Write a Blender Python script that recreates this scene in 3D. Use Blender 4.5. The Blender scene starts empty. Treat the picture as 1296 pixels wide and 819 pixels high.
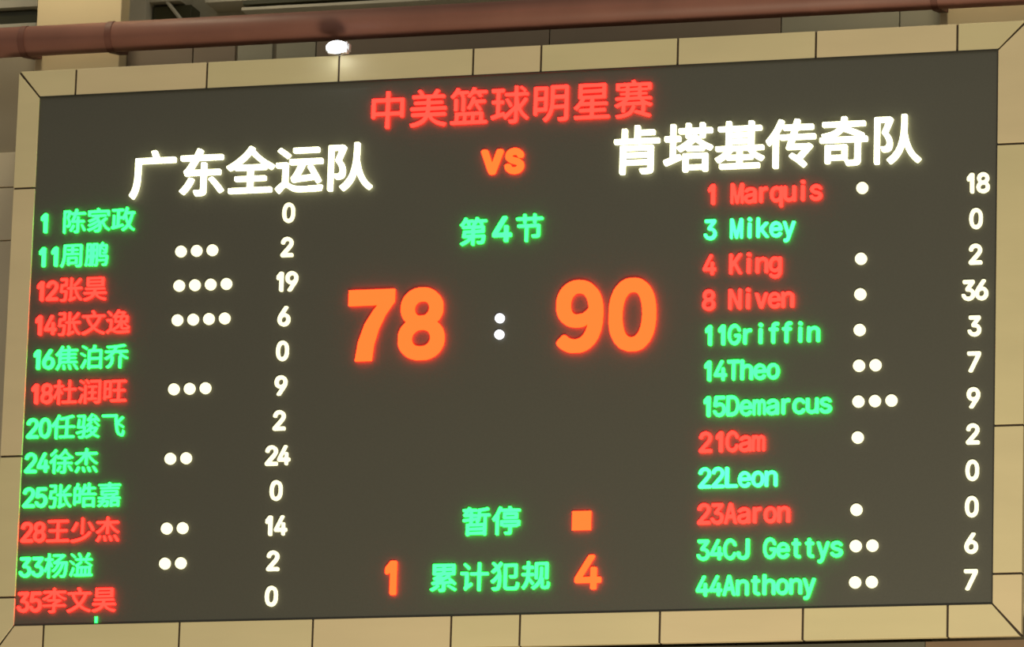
import bpy, bmesh, math, random
from mathutils import Vector, Matrix

# ------------------------------------------------------------------ camera, world, lights, exposure
SC = bpy.context.scene
COL = SC.collection
ZC = 9.65                       # height of the scoreboard's centre above the court floor (m)

cam_data = bpy.data.cameras.new('camera')
cam = bpy.data.objects.new('camera', cam_data)
COL.objects.link(cam)
CAM_POS = Vector((10.3471534, -34.2336438, -8.05007203 + ZC))
PITCH, YAW, ROLL, FPX = 0.2246578, -0.2914643, 0.0296456, 7319.90
fwd = Vector((math.sin(YAW) * math.cos(PITCH), math.cos(YAW) * math.cos(PITCH), math.sin(PITCH)))
rt = fwd.cross(Vector((0, 0, 1))).normalized()
up = rt.cross(fwd)
r2 = math.cos(ROLL) * rt + math.sin(ROLL) * up
u2 = -math.sin(ROLL) * rt + math.cos(ROLL) * up
cam.matrix_world = Matrix.Translation(CAM_POS) @ Matrix((r2, u2, -fwd)).transposed().to_4x4()
cam_data.sensor_fit = 'HORIZONTAL'
cam_data.sensor_width = 36.0
cam_data.lens = FPX * 36.0 / 1296.0
cam_data.clip_start = 0.1
cam_data.clip_end = 200
cam_data.dof.use_dof = True
cam_data.dof.focus_distance = 33.5
cam_data.dof.aperture_fstop = 6.5
SC.camera = cam

world = bpy.data.worlds.new('hall_ambience')
SC.world = world
world.use_nodes = True
world.node_tree.nodes['Background'].inputs[0].default_value = (1.0, 0.93, 0.78, 1)
world.node_tree.nodes['Background'].inputs[1].default_value = 0.265

def area_light(name, loc, target, size, power, colour):
    d = bpy.data.lights.new(name, 'AREA')
    d.shape = 'RECTANGLE'
    d.size, d.size_y = size
    d.energy = power
    d.color = colour
    o = bpy.data.objects.new(name, d)
    COL.objects.link(o)
    o.location = loc
    o.rotation_euler = (Vector(target) - Vector(loc)).to_track_quat('-Z', 'Y').to_euler()
    return o

# ceiling lamp banks high over the court, and an added low fill brightening the frame's lower right
area_light('ceiling_lamp_bank', (0, -11, ZC + 9), (0, 0, ZC), (8, 3), 90, (1.0, 0.93, 0.78))
area_light('low_right_fill', (4.6, -9, ZC - 8), (0, 0, ZC - .5), (2.5, 1.5), 1180, (1.0, 0.90, 0.68))
for x in (-3.13, 3.04):
    area_light('column_fill', (x, -.15, ZC + 3.9), (x, .45, ZC + 2.4), (.4, .2), 24, (1.0, 0.86, 0.60))  # added unseen lights that brighten the columns above the pipe

SC.view_settings.view_transform = 'Standard'
SC.view_settings.look = 'None'
SC.view_settings.gamma = 1
SC.view_settings.exposure = 0
SC.view_settings.use_curve_mapping = False

# ------------------------------------------------------------------ helpers
rng = random.Random(7)

def material(name, colour, rough=0.6, noise=0.06, scale=3.0, stretch=(1, 1, 1), bump=0.0, spec=0.4):
    m = bpy.data.materials.new(name)
    m.use_nodes = True
    nt = m.node_tree
    b = nt.nodes['Principled BSDF']
    b.inputs['Roughness'].default_value = rough
    b.inputs['Specular IOR Level'].default_value = spec
    tc = nt.nodes.new('ShaderNodeTexCoord')
    mp = nt.nodes.new('ShaderNodeMapping')
    mp.inputs['Scale'].default_value = stretch
    nz = nt.nodes.new('ShaderNodeTexNoise')
    nz.inputs['Scale'].default_value = scale
    nz.inputs['Detail'].default_value = 4
    rp = nt.nodes.new('ShaderNodeValToRGB')
    rp.color_ramp.elements[0].position = .3
    rp.color_ramp.elements[1].position = .7
    rp.color_ramp.elements[0].color = tuple(c * (1 - noise) for c in colour) + (1,)
    rp.color_ramp.elements[1].color = tuple(min(1, c * (1 + noise)) for c in colour) + (1,)
    nt.links.new(tc.outputs['Object'], mp.inputs['Vector'])
    nt.links.new(mp.outputs['Vector'], nz.inputs['Vector'])
    nt.links.new(nz.outputs['Fac'], rp.inputs['Fac'])
    nt.links.new(rp.outputs['Color'], b.inputs['Base Color'])
    if bump:
        bp = nt.nodes.new('ShaderNodeBump')
        bp.inputs['Strength'].default_value = bump
        bp.inputs['Distance'].default_value = .01
        nt.links.new(nz.outputs['Fac'], bp.inputs['Height'])
        nt.links.new(bp.outputs['Normal'], b.inputs['Normal'])
    return m

def glowing(name, colour, strength=1.0, base=(.02, .02, .02)):
    m = bpy.data.materials.new(name)
    m.use_nodes = True
    b = m.node_tree.nodes['Principled BSDF']
    b.inputs['Base Color'].default_value = base + (1,)
    b.inputs['Emission Color'].default_value = colour + (1,)
    b.inputs['Emission Strength'].default_value = strength
    return m

MAT = {
    'panel': material('beige_aluminium_panel', (.585, .508, .30), .55, .035, 1.2, (1, 1, 4)),
    'panel_pink': material('beige_aluminium_panel_warm', (.60, .50, .305), .55, .035, 1.3, (1, 1, 4)),
    'panel_olive': material('beige_aluminium_panel_olive', (.575, .505, .29), .55, .04, 1.1, (1, 1, 4)),
    'joint': material('dark_joint_sealant', (.045, .03, .018), .8),
    'mask': material('black_led_mask', (.060, .059, .042), .5, .04, 60, (1, 1, 1), .1, .8),
    'gasket': material('dark_rubber_gasket', (.03, .028, .022), .7),
    'wall': material('grey_brown_plaster', (.36, .315, .225), .85, .08, 1.5, (1, 1, 1), .2),
    'tile': material('beige_wall_tile', (.82, .73, .53), .6, .05, 2.0),
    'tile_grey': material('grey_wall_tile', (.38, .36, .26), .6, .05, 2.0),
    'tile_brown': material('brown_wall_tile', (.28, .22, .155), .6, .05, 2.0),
    'column': material('cream_painted_column', (.80, .66, .39), .7, .03, 1.5),
    'red': material('red_painted_steel', (.21, .088, .062), .55, .10, 2.5, (1, 1, 1)),
    'dark_red': material('dark_red_painted_steel', (.12, .044, .03), .6, .10, 4),
    'rail': material('pale_grey_steel', (.55, .51, .40), .5, .08, 4),
    'recess': material('dark_grey_roof_void', (.42, .39, .29), .9, .15, 2),
    'pane': material('dark_olive_window_pane', (.05, .05, .025), .3, .2, 3),
    'shade_grey': material('shaded_wall_grey', (.105, .10, .072), .7, .2, 1.2),  # dark grey of the wall in the board's shade
    'shade_brown': material('shaded_column_brown', (.19, .125, .072), .7, .1, 2),  # dark brown of the column in the board's shade
    'housing': material('grey_lamp_housing', (.35, .35, .34), .4),
    'floor': material('varnished_court_floor', (.50, .33, .17), .4, .1, 1, (1, 12, 1)),
    'led_red': glowing('red_led_light', (15, .10, .06)),
    'led_crimson': glowing('dim_red_led_light', (3.2, .10, .075)),
    'led_green': glowing('green_led_light', (.10, 9, .52)),
    'led_teal': glowing('teal_led_light', (.14, 8, .80)),
    'led_orange': glowing('orange_led_light', (15, .23, .022)),
    'led_white': glowing('warm_white_led_light', (4.2, 4.1, 2.3)),
    'led_score': glowing('cream_led_light', (1.75, 1.62, .92)),
    'led_cool': glowing('cool_white_led_light', (1.6, 1.6, 1.7)),
    'lens': glowing('cool_white_lamp_lens', (.88, .94, 1.0), 16),
}

def link(name, mesh, mat, parent=None):
    o = bpy.data.objects.new(name, mesh)
    COL.objects.link(o)
    if mat is not None and not mesh.materials:
        mesh.materials.append(mat)
    if parent is not None:
        o.parent = parent
    return o

def obj(name, bm, mat, parent=None, smooth=False):
    bmesh.ops.recalc_face_normals(bm, faces=bm.faces)
    me = bpy.data.meshes.new(name)
    bm.to_mesh(me)
    bm.free()
    if smooth:
        for p in me.polygons:
            p.use_smooth = True
    return link(name, me, mat, parent)

def tag(o, label=None, cat=None, group=None, kind=None):
    for k, v in (('label', label), ('category', cat), ('group', group), ('kind', kind)):
        if v:
            o[k] = v
    return o

def thing(name, loc, label, cat, group=None):
    o = bpy.data.objects.new(name, None)
    COL.objects.link(o)
    o.location = loc
    return tag(o, label, cat, group)

def hexa(bm, v):
    """v: eight corners, four of one end then four of the other"""
    vs = [bm.verts.new(p) for p in v]
    for f in ((0, 1, 2, 3), (4, 5, 6, 7), (0, 1, 5, 4), (1, 2, 6, 5), (2, 3, 7, 6), (3, 0, 4, 7)):
        bm.faces.new([vs[i] for i in f])

def box(bm, x0, x1, y0, y1, z0, z1):
    hexa(bm, [(x0, y0, z0), (x1, y0, z0), (x1, y1, z0), (x0, y1, z0),
              (x0, y0, z1), (x1, y0, z1), (x1, y1, z1), (x0, y1, z1)])

def one_box(name, x0, x1, y0, y1, z0, z1, mat, parent=None, bevel=0.0):
    bm = bmesh.new()
    box(bm, x0, x1, y0, y1, z0, z1)
    if bevel:
        bmesh.ops.recalc_face_normals(bm, faces=bm.faces)
        bmesh.ops.bevel(bm, geom=bm.edges[:], offset=bevel, segments=2, affect='EDGES', profile=.5)
    return obj(name, bm, mat, parent)

def tube(bm, a, b, r, seg=24, r2=None):
    a, b = Vector(a), Vector(b)
    q = (b - a).to_track_quat('Z', 'Y')
    rings = []
    for p, rr in ((a, r), (b, r if r2 is None else r2)):
        rings.append([bm.verts.new(p + q @ Vector((rr * math.cos(t), rr * math.sin(t), 0)))
                      for t in (2 * math.pi * i / seg for i in range(seg))])
    for i in range(seg):
        bm.faces.new((rings[0][i], rings[0][(i + 1) % seg], rings[1][(i + 1) % seg], rings[1][i]))
    bm.faces.new(rings[0])
    bm.faces.new(rings[1])

# ------------------------------------------------------------------ the setting
Y_WALL = .6
# court floor, far below the picture
tag(one_box('floor', -16, 16, -40, 3, -.2, 0, MAT['floor']), kind='structure')

# the hall's end wall: plain wall behind, clad in tiles where it shows around the scoreboard
wall_back = tag(one_box('wall_back', -9, 9, Y_WALL, Y_WALL + .35, 0, ZC + 2.43, MAT['wall']), kind='structure')

def tile(x0, x1, z0, z1, mat, proud=.02):
    g = .004
    return one_box('wall_tile', x0 + g, x1 - g, Y_WALL - proud, Y_WALL + .01, ZC + z0 + g, ZC + z1 - g,
                   mat, wall_back, .003)

zz = [1.56, 1.315, .95, -.65, -2.3]
for a, b in zip(zz[1:], zz):                      # left of the scoreboard
    for x0, x1 in ((-4.63, -4.03), (-4.03, -3.43)):
        tile(x0, x1, a, b, MAT['tile'])
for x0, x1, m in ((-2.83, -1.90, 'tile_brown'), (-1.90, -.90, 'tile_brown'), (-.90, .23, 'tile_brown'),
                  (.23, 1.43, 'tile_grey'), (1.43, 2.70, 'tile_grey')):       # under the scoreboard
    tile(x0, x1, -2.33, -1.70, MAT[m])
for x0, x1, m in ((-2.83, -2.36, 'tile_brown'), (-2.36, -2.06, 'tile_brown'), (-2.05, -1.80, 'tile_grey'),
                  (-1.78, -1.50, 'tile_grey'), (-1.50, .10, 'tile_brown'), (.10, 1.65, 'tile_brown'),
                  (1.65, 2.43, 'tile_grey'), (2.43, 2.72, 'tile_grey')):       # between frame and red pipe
    tile(x0, x1, 1.82, 2.30, MAT[m])

# roof void seen over the wall: dark back, window, rails and struts
void = tag(one_box('trim_1', -9, 9, 1.62, 1.8, ZC + 2.2, ZC + 5, MAT['recess']), kind='structure')
for x0, x1, z0, z1, m, n, d in (
        (-3.22, -2.985, 2.43, 3.4, 'rail', 'pier', .30), (-2.975, -2.70, 2.655, 2.775, 'pane', 'window_pane', .18),
        (-4.5, -3.83, 2.70, 2.795, 'pane', 'window_pane', .18), (-4.6, -3.80, 2.805, 2.86, 'rail', 'rail', .24),
        (-4.6, -3.80, 2.665, 2.69, 'rail', 'rail', .24), (-3.05, -2.76, 2.79, 2.90, 'rail', 'rail', .24),
        (-2.58, -2.22, 2.765, 2.90, 'rail', 'rail', .24), (-2.31, 3.5, 2.690, 2.712, 'rail', 'rail', .26),
        (-2.31, 3.5, 2.735, 2.765, 'pane', 'duct', .24)):
    one_box(n, x0, x1, 1.62 - d, 1.64, ZC + z0, ZC + z1, MAT[m], void, .003)
bm = bmesh.new()
tube(bm, (-2.86, 1.40, ZC + 2.79), (-2.755, 1.40, ZC + 2.66), .014, 10)
obj('strut', bm, MAT['rail'], void)

# two cream columns that carry the board
for i, (x0, x1, lab) in enumerate(((-3.43, -2.83, 'cream column at upper left, brightly lit above the red pipe'),
                                   (2.72, 3.36, 'cream column behind the right corner of the scoreboard frame'))):
    c = thing('column', ((x0 + x1) / 2, .52, 0), lab, 'column')
    cx = (x0 + x1) / 2
    w = (x1 - x0) / 2
    one_box('shaft', -w, w, -.07, .09, 0, ZC + 4.2, MAT['column'], c, .008)
    one_box('base', -w - .04, w + .04, -.11, .09, 0, .35, MAT['tile'], c, .01)

# ------------------------------------------------------------------ red pipe across the wall
pipe = thing('red_pipe', (0, .2, ZC + 2.205), 'long horizontal red steel pipe running above the scoreboard', 'pipe')
bm = bmesh.new()
tube(bm, (-9, 0, 0), (9, 0, 0), .1, 40)
obj('pipe_body', bm, MAT['red'], pipe, True)
for x in (-3.40, -2.79, 2.75, 3.40):
    bm = bmesh.new()
    tube(bm, (x - .022, 0, 0), (x + .022, 0, 0), .104, 40)
    obj('clamp_ring', bm, MAT['dark_red'], pipe)
    bm = bmesh.new()
    hexa(bm, [(x - .03, .03, -.10), (x + .03, .03, -.10), (x + .03, .23, -.06), (x - .03, .23, -.06),
              (x - .03, .03, -.04), (x + .03, .03, -.04), (x + .03, .23, .04), (x - .03, .23, .04)])
    obj('support_bracket', bm, MAT['dark_red'], pipe)

# ------------------------------------------------------------------ the scoreboard
board = thing('scoreboard', (0, 0, ZC), 'wide electronic scoreboard with lit coloured writing and beige panelled frame', 'scoreboard')
W2, H2 = 3.2, 1.76
one_box('led_screen', -W2 - .03, W2 + .03, 0, .05, -H2 - .03, H2 + .03, MAT['mask'], board)
one_box('cabinet', -W2 - .13, W2 + .13, .05, .16, -H2 - .15, H2 + .15, MAT['joint'], board)
for x in (-3.13, 3.04):
    for z in (-1.2, 1.2):
        one_box('mounting_bracket', x - .06, x + .06, .16, .455, z - .09, z + .09, MAT['housing'], board)

one_box('shade_box', -W2 - .2, 2.755, .10, .44, -2.34, -1.965, MAT['shade_grey'], board)  # added box; the board's shade on the wall is in its dark colour
one_box('shade_box', 2.76, W2 + .25, .10, .44, -2.34, -1.965, MAT['shade_brown'], board)  # added likewise, coloured as the shaded foot of the right column

# frame: beige panels, each a slab that slopes back from the screen's edge to its outer edge
WL, WR, WTOP, WBOT, DEP, LIP = .150, .181, .177, .199, -.016, -.016
def slab(p_in0, p_in1, p_out0, p_out1, mat):
    """corner points (x, z) of the face: inner edge, outer edge"""
    bm = bmesh.new()
    front = [(p_in0, LIP), (p_in1, LIP), (p_out1, DEP), (p_out0, DEP)]
    back = [(p_in0, .0), (p_in1, .0), (p_out1, DEP + .05), (p_out0, DEP + .05)]
    hexa(bm, [(p[0], y, p[1]) for p, y in front] + [(p[0], y, p[1]) for p, y in back])
    bmesh.ops.recalc_face_normals(bm, faces=bm.faces)
    bmesh.ops.bevel(bm, geom=bm.edges[:], offset=.0025, segments=1, affect='EDGES')
    return obj('frame_panel', bm, mat, board)

G = .0068                        # half a joint
def tones(k):
    return MAT[('panel', 'panel_pink', 'panel_olive')[k % 3]]
top_x = [-2.95, -2.041, -1.138, -.232, .222, 1.126, 2.027, 2.937]
bot_x = [-2.994, -2.070, -1.175, -.260, .190, 1.096, 2.009, 2.920]
for xs, s, ph, WT in ((top_x, 1, 0, WTOP), (bot_x, -1, 1, WBOT)):
    e = [None] + xs + [None]
    for k in range(9):
        a, b = e[k], e[k + 1]
        i0 = -W2 + G if a is None else a + G
        o0 = -W2 - WL + 1.6 * G if a is None else a + G
        i1 = W2 - G if b is None else b - G
        o1 = W2 + WR - 1.6 * G if b is None else b - G
        slab((i0, s * H2), (i1, s * H2), (o0, s * (H2 + WT)), (o1, s * (H2 + WT)), tones(k + ph))
side_z = [1.145, -.645, -1.572]
for s, WS in ((-1, WL), (1, WR)):
    e = [None] + side_z + [None]
    for k in range(4):
        a, b = e[k], e[k + 1]
        i0 = H2 - G if a is None else a - G
        o0 = H2 + WTOP - 1.6 * G if a is None else a - G
        i1 = -H2 + G if b is None else b + G
        o1 = -H2 - WBOT + 1.6 * G if b is None else b + G
        slab((s * W2, i0), (s * W2, i1), (s * (W2 + WS), o0), (s * (W2 + WS), o1), tones(k + (s > 0)))
# backing seen as dark lines in the joints
bm = bmesh.new()
box(bm, -W2 - WL + .004, W2 + WR - .004, -.006, .05, H2 + .006, H2 + WTOP - .004)
box(bm, -W2 - WL + .004, W2 + WR - .004, -.006, .05, -H2 - WBOT + .004, -H2 - .006)
box(bm, -W2 - WL + .004, -W2 - .006, -.006, .05, -H2 - .006, H2 + .006)
box(bm, W2 + .006, W2 + WR - .004, -.006, .05, -H2 - .006, H2 + .006)
obj('frame_backing', bm, MAT['joint'], board)
bm = bmesh.new()
box(bm, W2 - .009, W2 + .001, -.012, 0, -H2, H2)
box(bm, -W2, W2, -.0175, 0, H2 - .005, H2 + .001)
box(bm, -W2, W2, -.0175, 0, -H2 - .001, -H2 + .003)
obj('rubber_gasket', bm, MAT['gasket'], board)

# ------------------------------------------------------------------ what the screen shows
# Letter outlines in units of one lamp of the display (640 x 352 lamps over 6.4 x 3.52 m).
# Each outline is x, y, x, y ... in twentieths of a lamp, one list of outlines per character.
NAME_OUTLINES = [
[[-142,-160,-134,-161,-127,-160,-122,-155,-121,-150,-121,103,-118,113,-112,116,-92,116,-87,114,-85,110,-86,103,-103,48,-104,40,-84,3,-78,-22,-79,-40,-83,-47,-89,-52,-104,-55,-109,-60,-109,-67,-104,-76,-99,-80,-92,-81,-82,-80,-72,-77,-64,-73,-59,-68,-52,-55,-48,-32,-52,-7,-59,13,-74,38,-75,43,-73,53,-62,84,-57,94,-54,95,-44,85,-14,83,-10,80,-9,78,-10,70,-19,43,-29,20,-40,0,-40,-7,-35,-20,-32,-22,-27,-23,-12,-21,28,-22,34,-25,36,-30,37,-115,36,-125,31,-130,8,-131,1,-135,0,-142,4,-155,11,-160,21,-161,46,-158,56,-154,62,-147,65,-140,67,-117,67,-35,69,-25,73,-22,78,-21,128,-21,136,-20,139,-17,141,-12,142,-5,140,3,136,8,131,9,78,9,71,11,68,15,67,20,66,53,63,58,56,61,43,60,38,55,37,48,36,18,33,11,26,9,6,10,2,13,2,20,24,75,28,81,38,84,146,85,151,87,154,93,154,103,151,110,148,113,141,114,53,114,43,115,40,118,39,123,45,145,45,153,41,158,28,160,21,160,16,156,12,148,6,121,1,116,-4,114,-39,114,-47,115,-49,118,-48,130,-49,134,-54,139,-64,144,-139,143,-144,141,-147,138,-148,125,-148,-145],[-48,-137,-39,-137,-31,-130,-16,-107,-2,-83,8,-60,7,-55,1,-50,-12,-48,-19,-52,-37,-87,-58,-120,-59,-125],[133,-135,136,-137,141,-137,148,-133,155,-127,157,-120,149,-102,125,-60,116,-48,108,-47,101,-51,96,-57]],
[[-48,-159,-21,-160,-6,-159,9,-152,23,-139,30,-127,35,-112,38,-84,34,-52,37,-45,42,-43,48,-47,64,-77,79,-97,94,-115,112,-129,129,-141,139,-143,144,-141,149,-137,155,-129,156,-124,152,-119,119,-97,103,-82,87,-59,73,-32,72,-24,75,-19,104,3,116,13,117,18,114,23,102,32,94,31,44,-7,32,-15,27,-16,23,-14,19,-11,-3,21,-5,26,-4,31,-1,35,7,40,14,44,87,45,94,46,99,51,100,56,100,63,97,69,92,71,84,72,-96,71,-101,68,-104,63,-104,53,-101,48,-93,45,-56,44,-49,43,-45,41,-49,36,-57,31,-86,18,-138,1,-141,-2,-143,-7,-140,-14,-131,-23,-121,-22,-83,-9,-36,11,-31,10,-25,6,-22,1,-23,-4,-32,-12,-73,-32,-103,-44,-139,-57,-143,-62,-143,-67,-141,-72,-136,-78,-131,-80,-116,-77,-83,-64,-55,-52,-18,-31,-11,-28,-6,-30,-2,-34,-1,-42,-3,-47,-13,-55,-48,-77,-88,-97,-145,-117,-148,-119,-150,-124,-147,-132,-141,-140,-136,-142,-128,-141,-108,-134,-73,-120,-46,-106,-3,-81,2,-79,4,-80,7,-84,5,-104,1,-117,-6,-125,-13,-130,-21,-132,-51,-132,-56,-135,-57,-139,-54,-152],[-140,53,-128,52,-120,56,-117,63,-116,93,-113,97,-108,99,97,100,109,99,114,94,116,63,119,56,124,53,137,53,143,56,145,63,145,121,142,127,134,129,22,130,14,136,2,156,-6,159,-18,157,-24,153,-27,148,-25,138,-25,133,-31,130,-138,129,-144,126,-147,116,-147,63]],
[[-5,-158,0,-158,5,-156,25,-143,40,-132,65,-107,70,-104,75,-105,77,-107,101,-133,117,-146,132,-156,137,-157,142,-157,147,-154,154,-146,157,-138,154,-133,132,-118,115,-104,97,-82,93,-73,94,-66,105,-43,118,-6,125,17,134,59,139,64,150,66,156,69,158,77,157,89,152,94,147,95,67,96,57,98,55,102,55,107,63,142,63,149,62,152,57,155,47,158,40,157,36,154,33,149,20,97,10,67,-3,39,-5,37,-10,35,-45,36,-53,38,-56,44,-56,92,-55,100,-53,103,-48,105,-10,106,-3,107,2,112,3,117,3,127,0,133,-5,135,-13,136,-150,135,-156,132,-159,122,-158,112,-155,109,-150,106,-98,106,-90,103,-88,99,-87,89,-87,-71,-88,-79,-93,-84,-105,-87,-110,-85,-113,-82,-114,-73,-115,49,-117,54,-123,58,-133,58,-140,55,-143,52,-144,44,-144,-86,-148,-94,-158,-99,-161,-103,-162,-111,-159,-123,-153,-127,-145,-127,-48,-105,0,-92,5,-86,6,-78,3,-71,-3,-66,-10,-66,-48,-74,-52,-73,-55,-71,-56,-61,-56,-3,-54,2,-50,5,-28,5,-20,3,-5,-8,0,-9,5,-7,15,6,20,9,22,8,26,2,39,-36,51,-66,52,-73,45,-86,30,-102,-18,-136,-19,-138,-18,-143],[70,-31,64,-21,51,17,42,57,44,62,47,65,72,66,95,65,100,63,101,57,97,32,86,-11,77,-30]],
[[57,-159,65,-161,92,-160,112,-157,123,-149,127,-144,130,-137,131,123,130,136,125,140,115,142,-108,142,-115,141,-121,138,-124,128,-124,16,-126,-4,-127,-32,-130,-52,-138,-89,-147,-114,-159,-137,-161,-142,-157,-149,-148,-157,-143,-159,-138,-157,-133,-151,-119,-124,-108,-94,-102,-67,-97,-29,-96,-7,-91,13,-94,36,-93,108,-88,113,-75,114,-25,114,-18,112,-16,108,-17,91,-20,84,-28,82,-68,81,-73,78,-76,71,-76,66,-73,61,-68,57,-28,57,-20,54,-18,51,-17,46,-17,36,-19,31,-23,28,-28,27,-73,27,-80,26,-87,21,-89,16,-87,8,-83,4,-78,2,-70,2,70,2,80,2,86,6,88,11,88,16,87,21,85,24,75,27,20,28,15,33,14,46,16,53,22,56,65,57,72,58,76,61,78,66,77,76,72,80,67,82,27,82,19,83,15,88,13,108,14,111,17,113,30,114,90,114,95,113,100,109,101,98,101,-122,97,-129,92,-132,55,-133,50,-134,46,-139,48,-147],[-62,-134,-53,-136,-45,-134,-42,-132,-37,-122,-30,-119,57,-118,67,-115,70,-111,71,-104,71,-37,70,-29,64,-24,55,-23,-53,-23,-60,-24,-65,-26,-68,-30,-69,-37,-69,-122],[-33,-92,-37,-89,-39,-82,-39,-57,-35,-51,-25,-48,35,-49,39,-52,41,-59,41,-84,37,-91]],
[[-30,-158,-20,-159,-10,-158,0,-154,7,-148,11,-135,12,-98,15,-91,30,-94,110,-93,116,-95,118,-100,118,-105,115,-120,111,-128,103,-131,80,-132,73,-135,72,-140,75,-150,78,-154,83,-156,113,-156,125,-153,130,-150,136,-143,142,-125,146,-98,146,-78,149,-58,149,-25,146,-18,142,-15,135,-14,60,-13,54,-10,51,0,52,60,53,66,55,69,58,69,63,66,88,42,95,41,103,44,105,44,106,42,107,35,102,27,98,26,80,25,75,22,74,17,74,12,77,7,80,4,90,1,113,2,120,5,128,12,133,27,136,55,136,87,139,110,138,117,136,122,128,126,93,126,86,127,83,130,83,132,86,147,85,152,80,155,70,157,65,156,61,152,54,135,50,130,45,127,33,125,28,120,27,115,26,-25,28,-35,33,-40,38,-41,115,-42,119,-45,121,-53,121,-65,118,-71,100,-69,33,-69,15,-72,13,-68,11,-60,11,27,11,130,10,140,5,145,-2,146,-50,146,-58,142,-61,137,-61,130,-62,-23,-64,-40,-65,-73,-70,-90,-73,-70,-74,137,-77,142,-80,145,-95,146,-137,145,-143,142,-146,137,-146,-5,-149,-25,-149,-63,-154,-108,-162,-140,-161,-148,-155,-154,-147,-157,-143,-155,-140,-151,-134,-133,-132,-118,-123,-50,-120,-44,-110,-42,-102,-44,-99,-50,-99,-118,-100,-123,-102,-126,-117,-130,-120,-133,-122,-138,-120,-145,-116,-150,-110,-153,-97,-154,-80,-150,-65,-157,-60,-157,-57,-156,-54,-150,-49,-135,-42,-88,-41,-68,-38,-48,-33,-43,-25,-42,-17,-44,-14,-50,-14,-123,-15,-128,-17,-131,-22,-133,-35,-135,-39,-138,-40,-143,-38,-150],[-117,-13,-121,-10,-123,-5,-123,32,-121,37,-117,40,-105,40,-101,37,-99,32,-99,-5,-101,-10],[-32,-13,-36,-10,-38,-5,-38,32,-36,37,-32,40,-20,40,-16,37,-14,32,-14,-5,-16,-10],[105,59,100,62,83,77,70,88,65,89,55,86,53,90,53,92,55,96,59,97,98,99,108,96,111,90,111,70],[-117,67,-121,70,-123,75,-123,112,-121,117,-117,120,-105,120,-101,117,-99,112,-99,75,-101,70],[-32,67,-36,70,-38,75,-38,112,-36,117,-32,120,-20,120,-16,117,-14,112,-14,75,-16,70]],
[[-129,-157,-114,-158,-81,-157,-71,-152,-61,-142,-56,-129,-51,-99,-45,-27,-47,-19,-51,-14,-59,-13,-104,-12,-110,-9,-112,-2,-110,28,-106,36,-99,39,-56,40,-51,43,-49,46,-48,61,-48,131,-49,141,-54,146,-59,147,-124,147,-136,146,-141,141,-142,128,-140,121,-131,117,-89,117,-81,115,-79,111,-78,106,-78,78,-80,73,-84,71,-124,69,-129,68,-134,63,-137,46,-138,26,-144,-32,-142,-37,-136,-40,-84,-41,-79,-47,-78,-57,-83,-109,-88,-124,-92,-129,-99,-132,-126,-130,-136,-132,-139,-137,-138,-144],[-13,-157,-9,-159,-4,-158,49,-136,68,-127,74,-119,75,-112,74,-104,71,-100,69,-99,61,-100,31,-111,26,-110,23,-107,23,-14,25,-7,29,-4,34,-3,46,-4,53,-9,67,-54,77,-77,96,-109,110,-127,129,-145,139,-152,146,-150,157,-139,158,-134,156,-129,126,-100,107,-72,91,-37,83,-12,85,-7,91,-3,144,-3,151,-1,154,1,157,6,157,13,156,21,151,26,146,27,69,27,59,28,54,31,36,27,26,30,23,33,23,38,22,143,19,148,14,152,1,152,-5,148,-8,138,-8,43,-9,33,-11,30,-16,28,-41,26,-46,21,-48,13,-46,3,-41,-1,-14,-4,-10,-7,-8,-12,-8,-114,-11,-124,-19,-137,-20,-142],[50,33,51,32,54,32,82,56,106,80,126,106,138,123,141,131,139,136,136,138,126,141,119,141,114,138,96,113,81,95,65,78,37,56,35,53]],
[[-146,-158,-142,-160,-137,-160,-114,-155,-87,-147,-62,-136,-48,-128,-32,-116,-21,-105,-8,-88,-4,-85,-2,-85,3,-88,23,-111,41,-125,61,-137,78,-145,103,-154,131,-160,136,-160,140,-158,145,-153,152,-140,151,-135,149,-133,106,-123,78,-113,63,-105,46,-93,38,-85,37,-80,41,-77,48,-77,146,-76,151,-73,153,-70,154,-60,153,-53,148,-48,141,-46,26,-46,16,-45,12,-43,11,-35,13,-25,18,-20,26,-19,63,-19,116,-19,126,-18,131,-12,131,0,128,6,121,8,-119,9,-127,8,-132,6,-135,0,-135,-8,-133,-15,-129,-18,-119,-19,-29,-19,-22,-22,-20,-30,-24,-42,-32,-46,-142,-46,-149,-48,-153,-50,-155,-58,-155,-68,-152,-73,-147,-76,-52,-77,-47,-78,-44,-80,-44,-83,-46,-88,-54,-96,-77,-111,-112,-124,-153,-135,-155,-138,-156,-143],[-111,27,-99,26,96,26,111,27,116,32,117,40,117,127,116,140,110,145,98,146,-97,146,-112,145,-117,140,-118,132,-118,45],[-82,52,-87,57,-88,65,-86,70,-79,73,68,74,78,73,83,68,84,60,82,55,76,52],[-82,100,-87,104,-88,112,-86,117,-79,121,68,121,78,120,83,115,84,107,82,102,76,99]],
[[-146,-157,-139,-158,-132,-156,-84,-137,-47,-117,-7,-89,-2,-87,8,-91,43,-117,81,-137,131,-156,138,-156,143,-154,155,-139,155,-134,153,-131,148,-128,103,-112,72,-97,36,-73,28,-67,26,-62,28,-57,54,-24,71,3,102,66,111,69,146,70,154,73,157,81,156,93,151,98,138,100,41,100,31,101,27,103,21,123,5,153,-1,158,-7,159,-22,155,-24,153,-27,148,-25,141,-10,111,-10,103,-14,101,-144,100,-154,97,-157,91,-158,81,-157,76,-152,71,-144,70,-112,69,-104,66,-82,21,-69,-2,-47,-34,-29,-57,-27,-62,-29,-67,-34,-72,-74,-97,-99,-109,-156,-132,-158,-134,-158,-139],[-2,-37,-10,-32,-37,3,-61,43,-68,63,-67,66,-64,68,-59,69,-2,70,56,69,61,68,64,63,63,58,59,48,44,18,32,-2,8,-32]],
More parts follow.
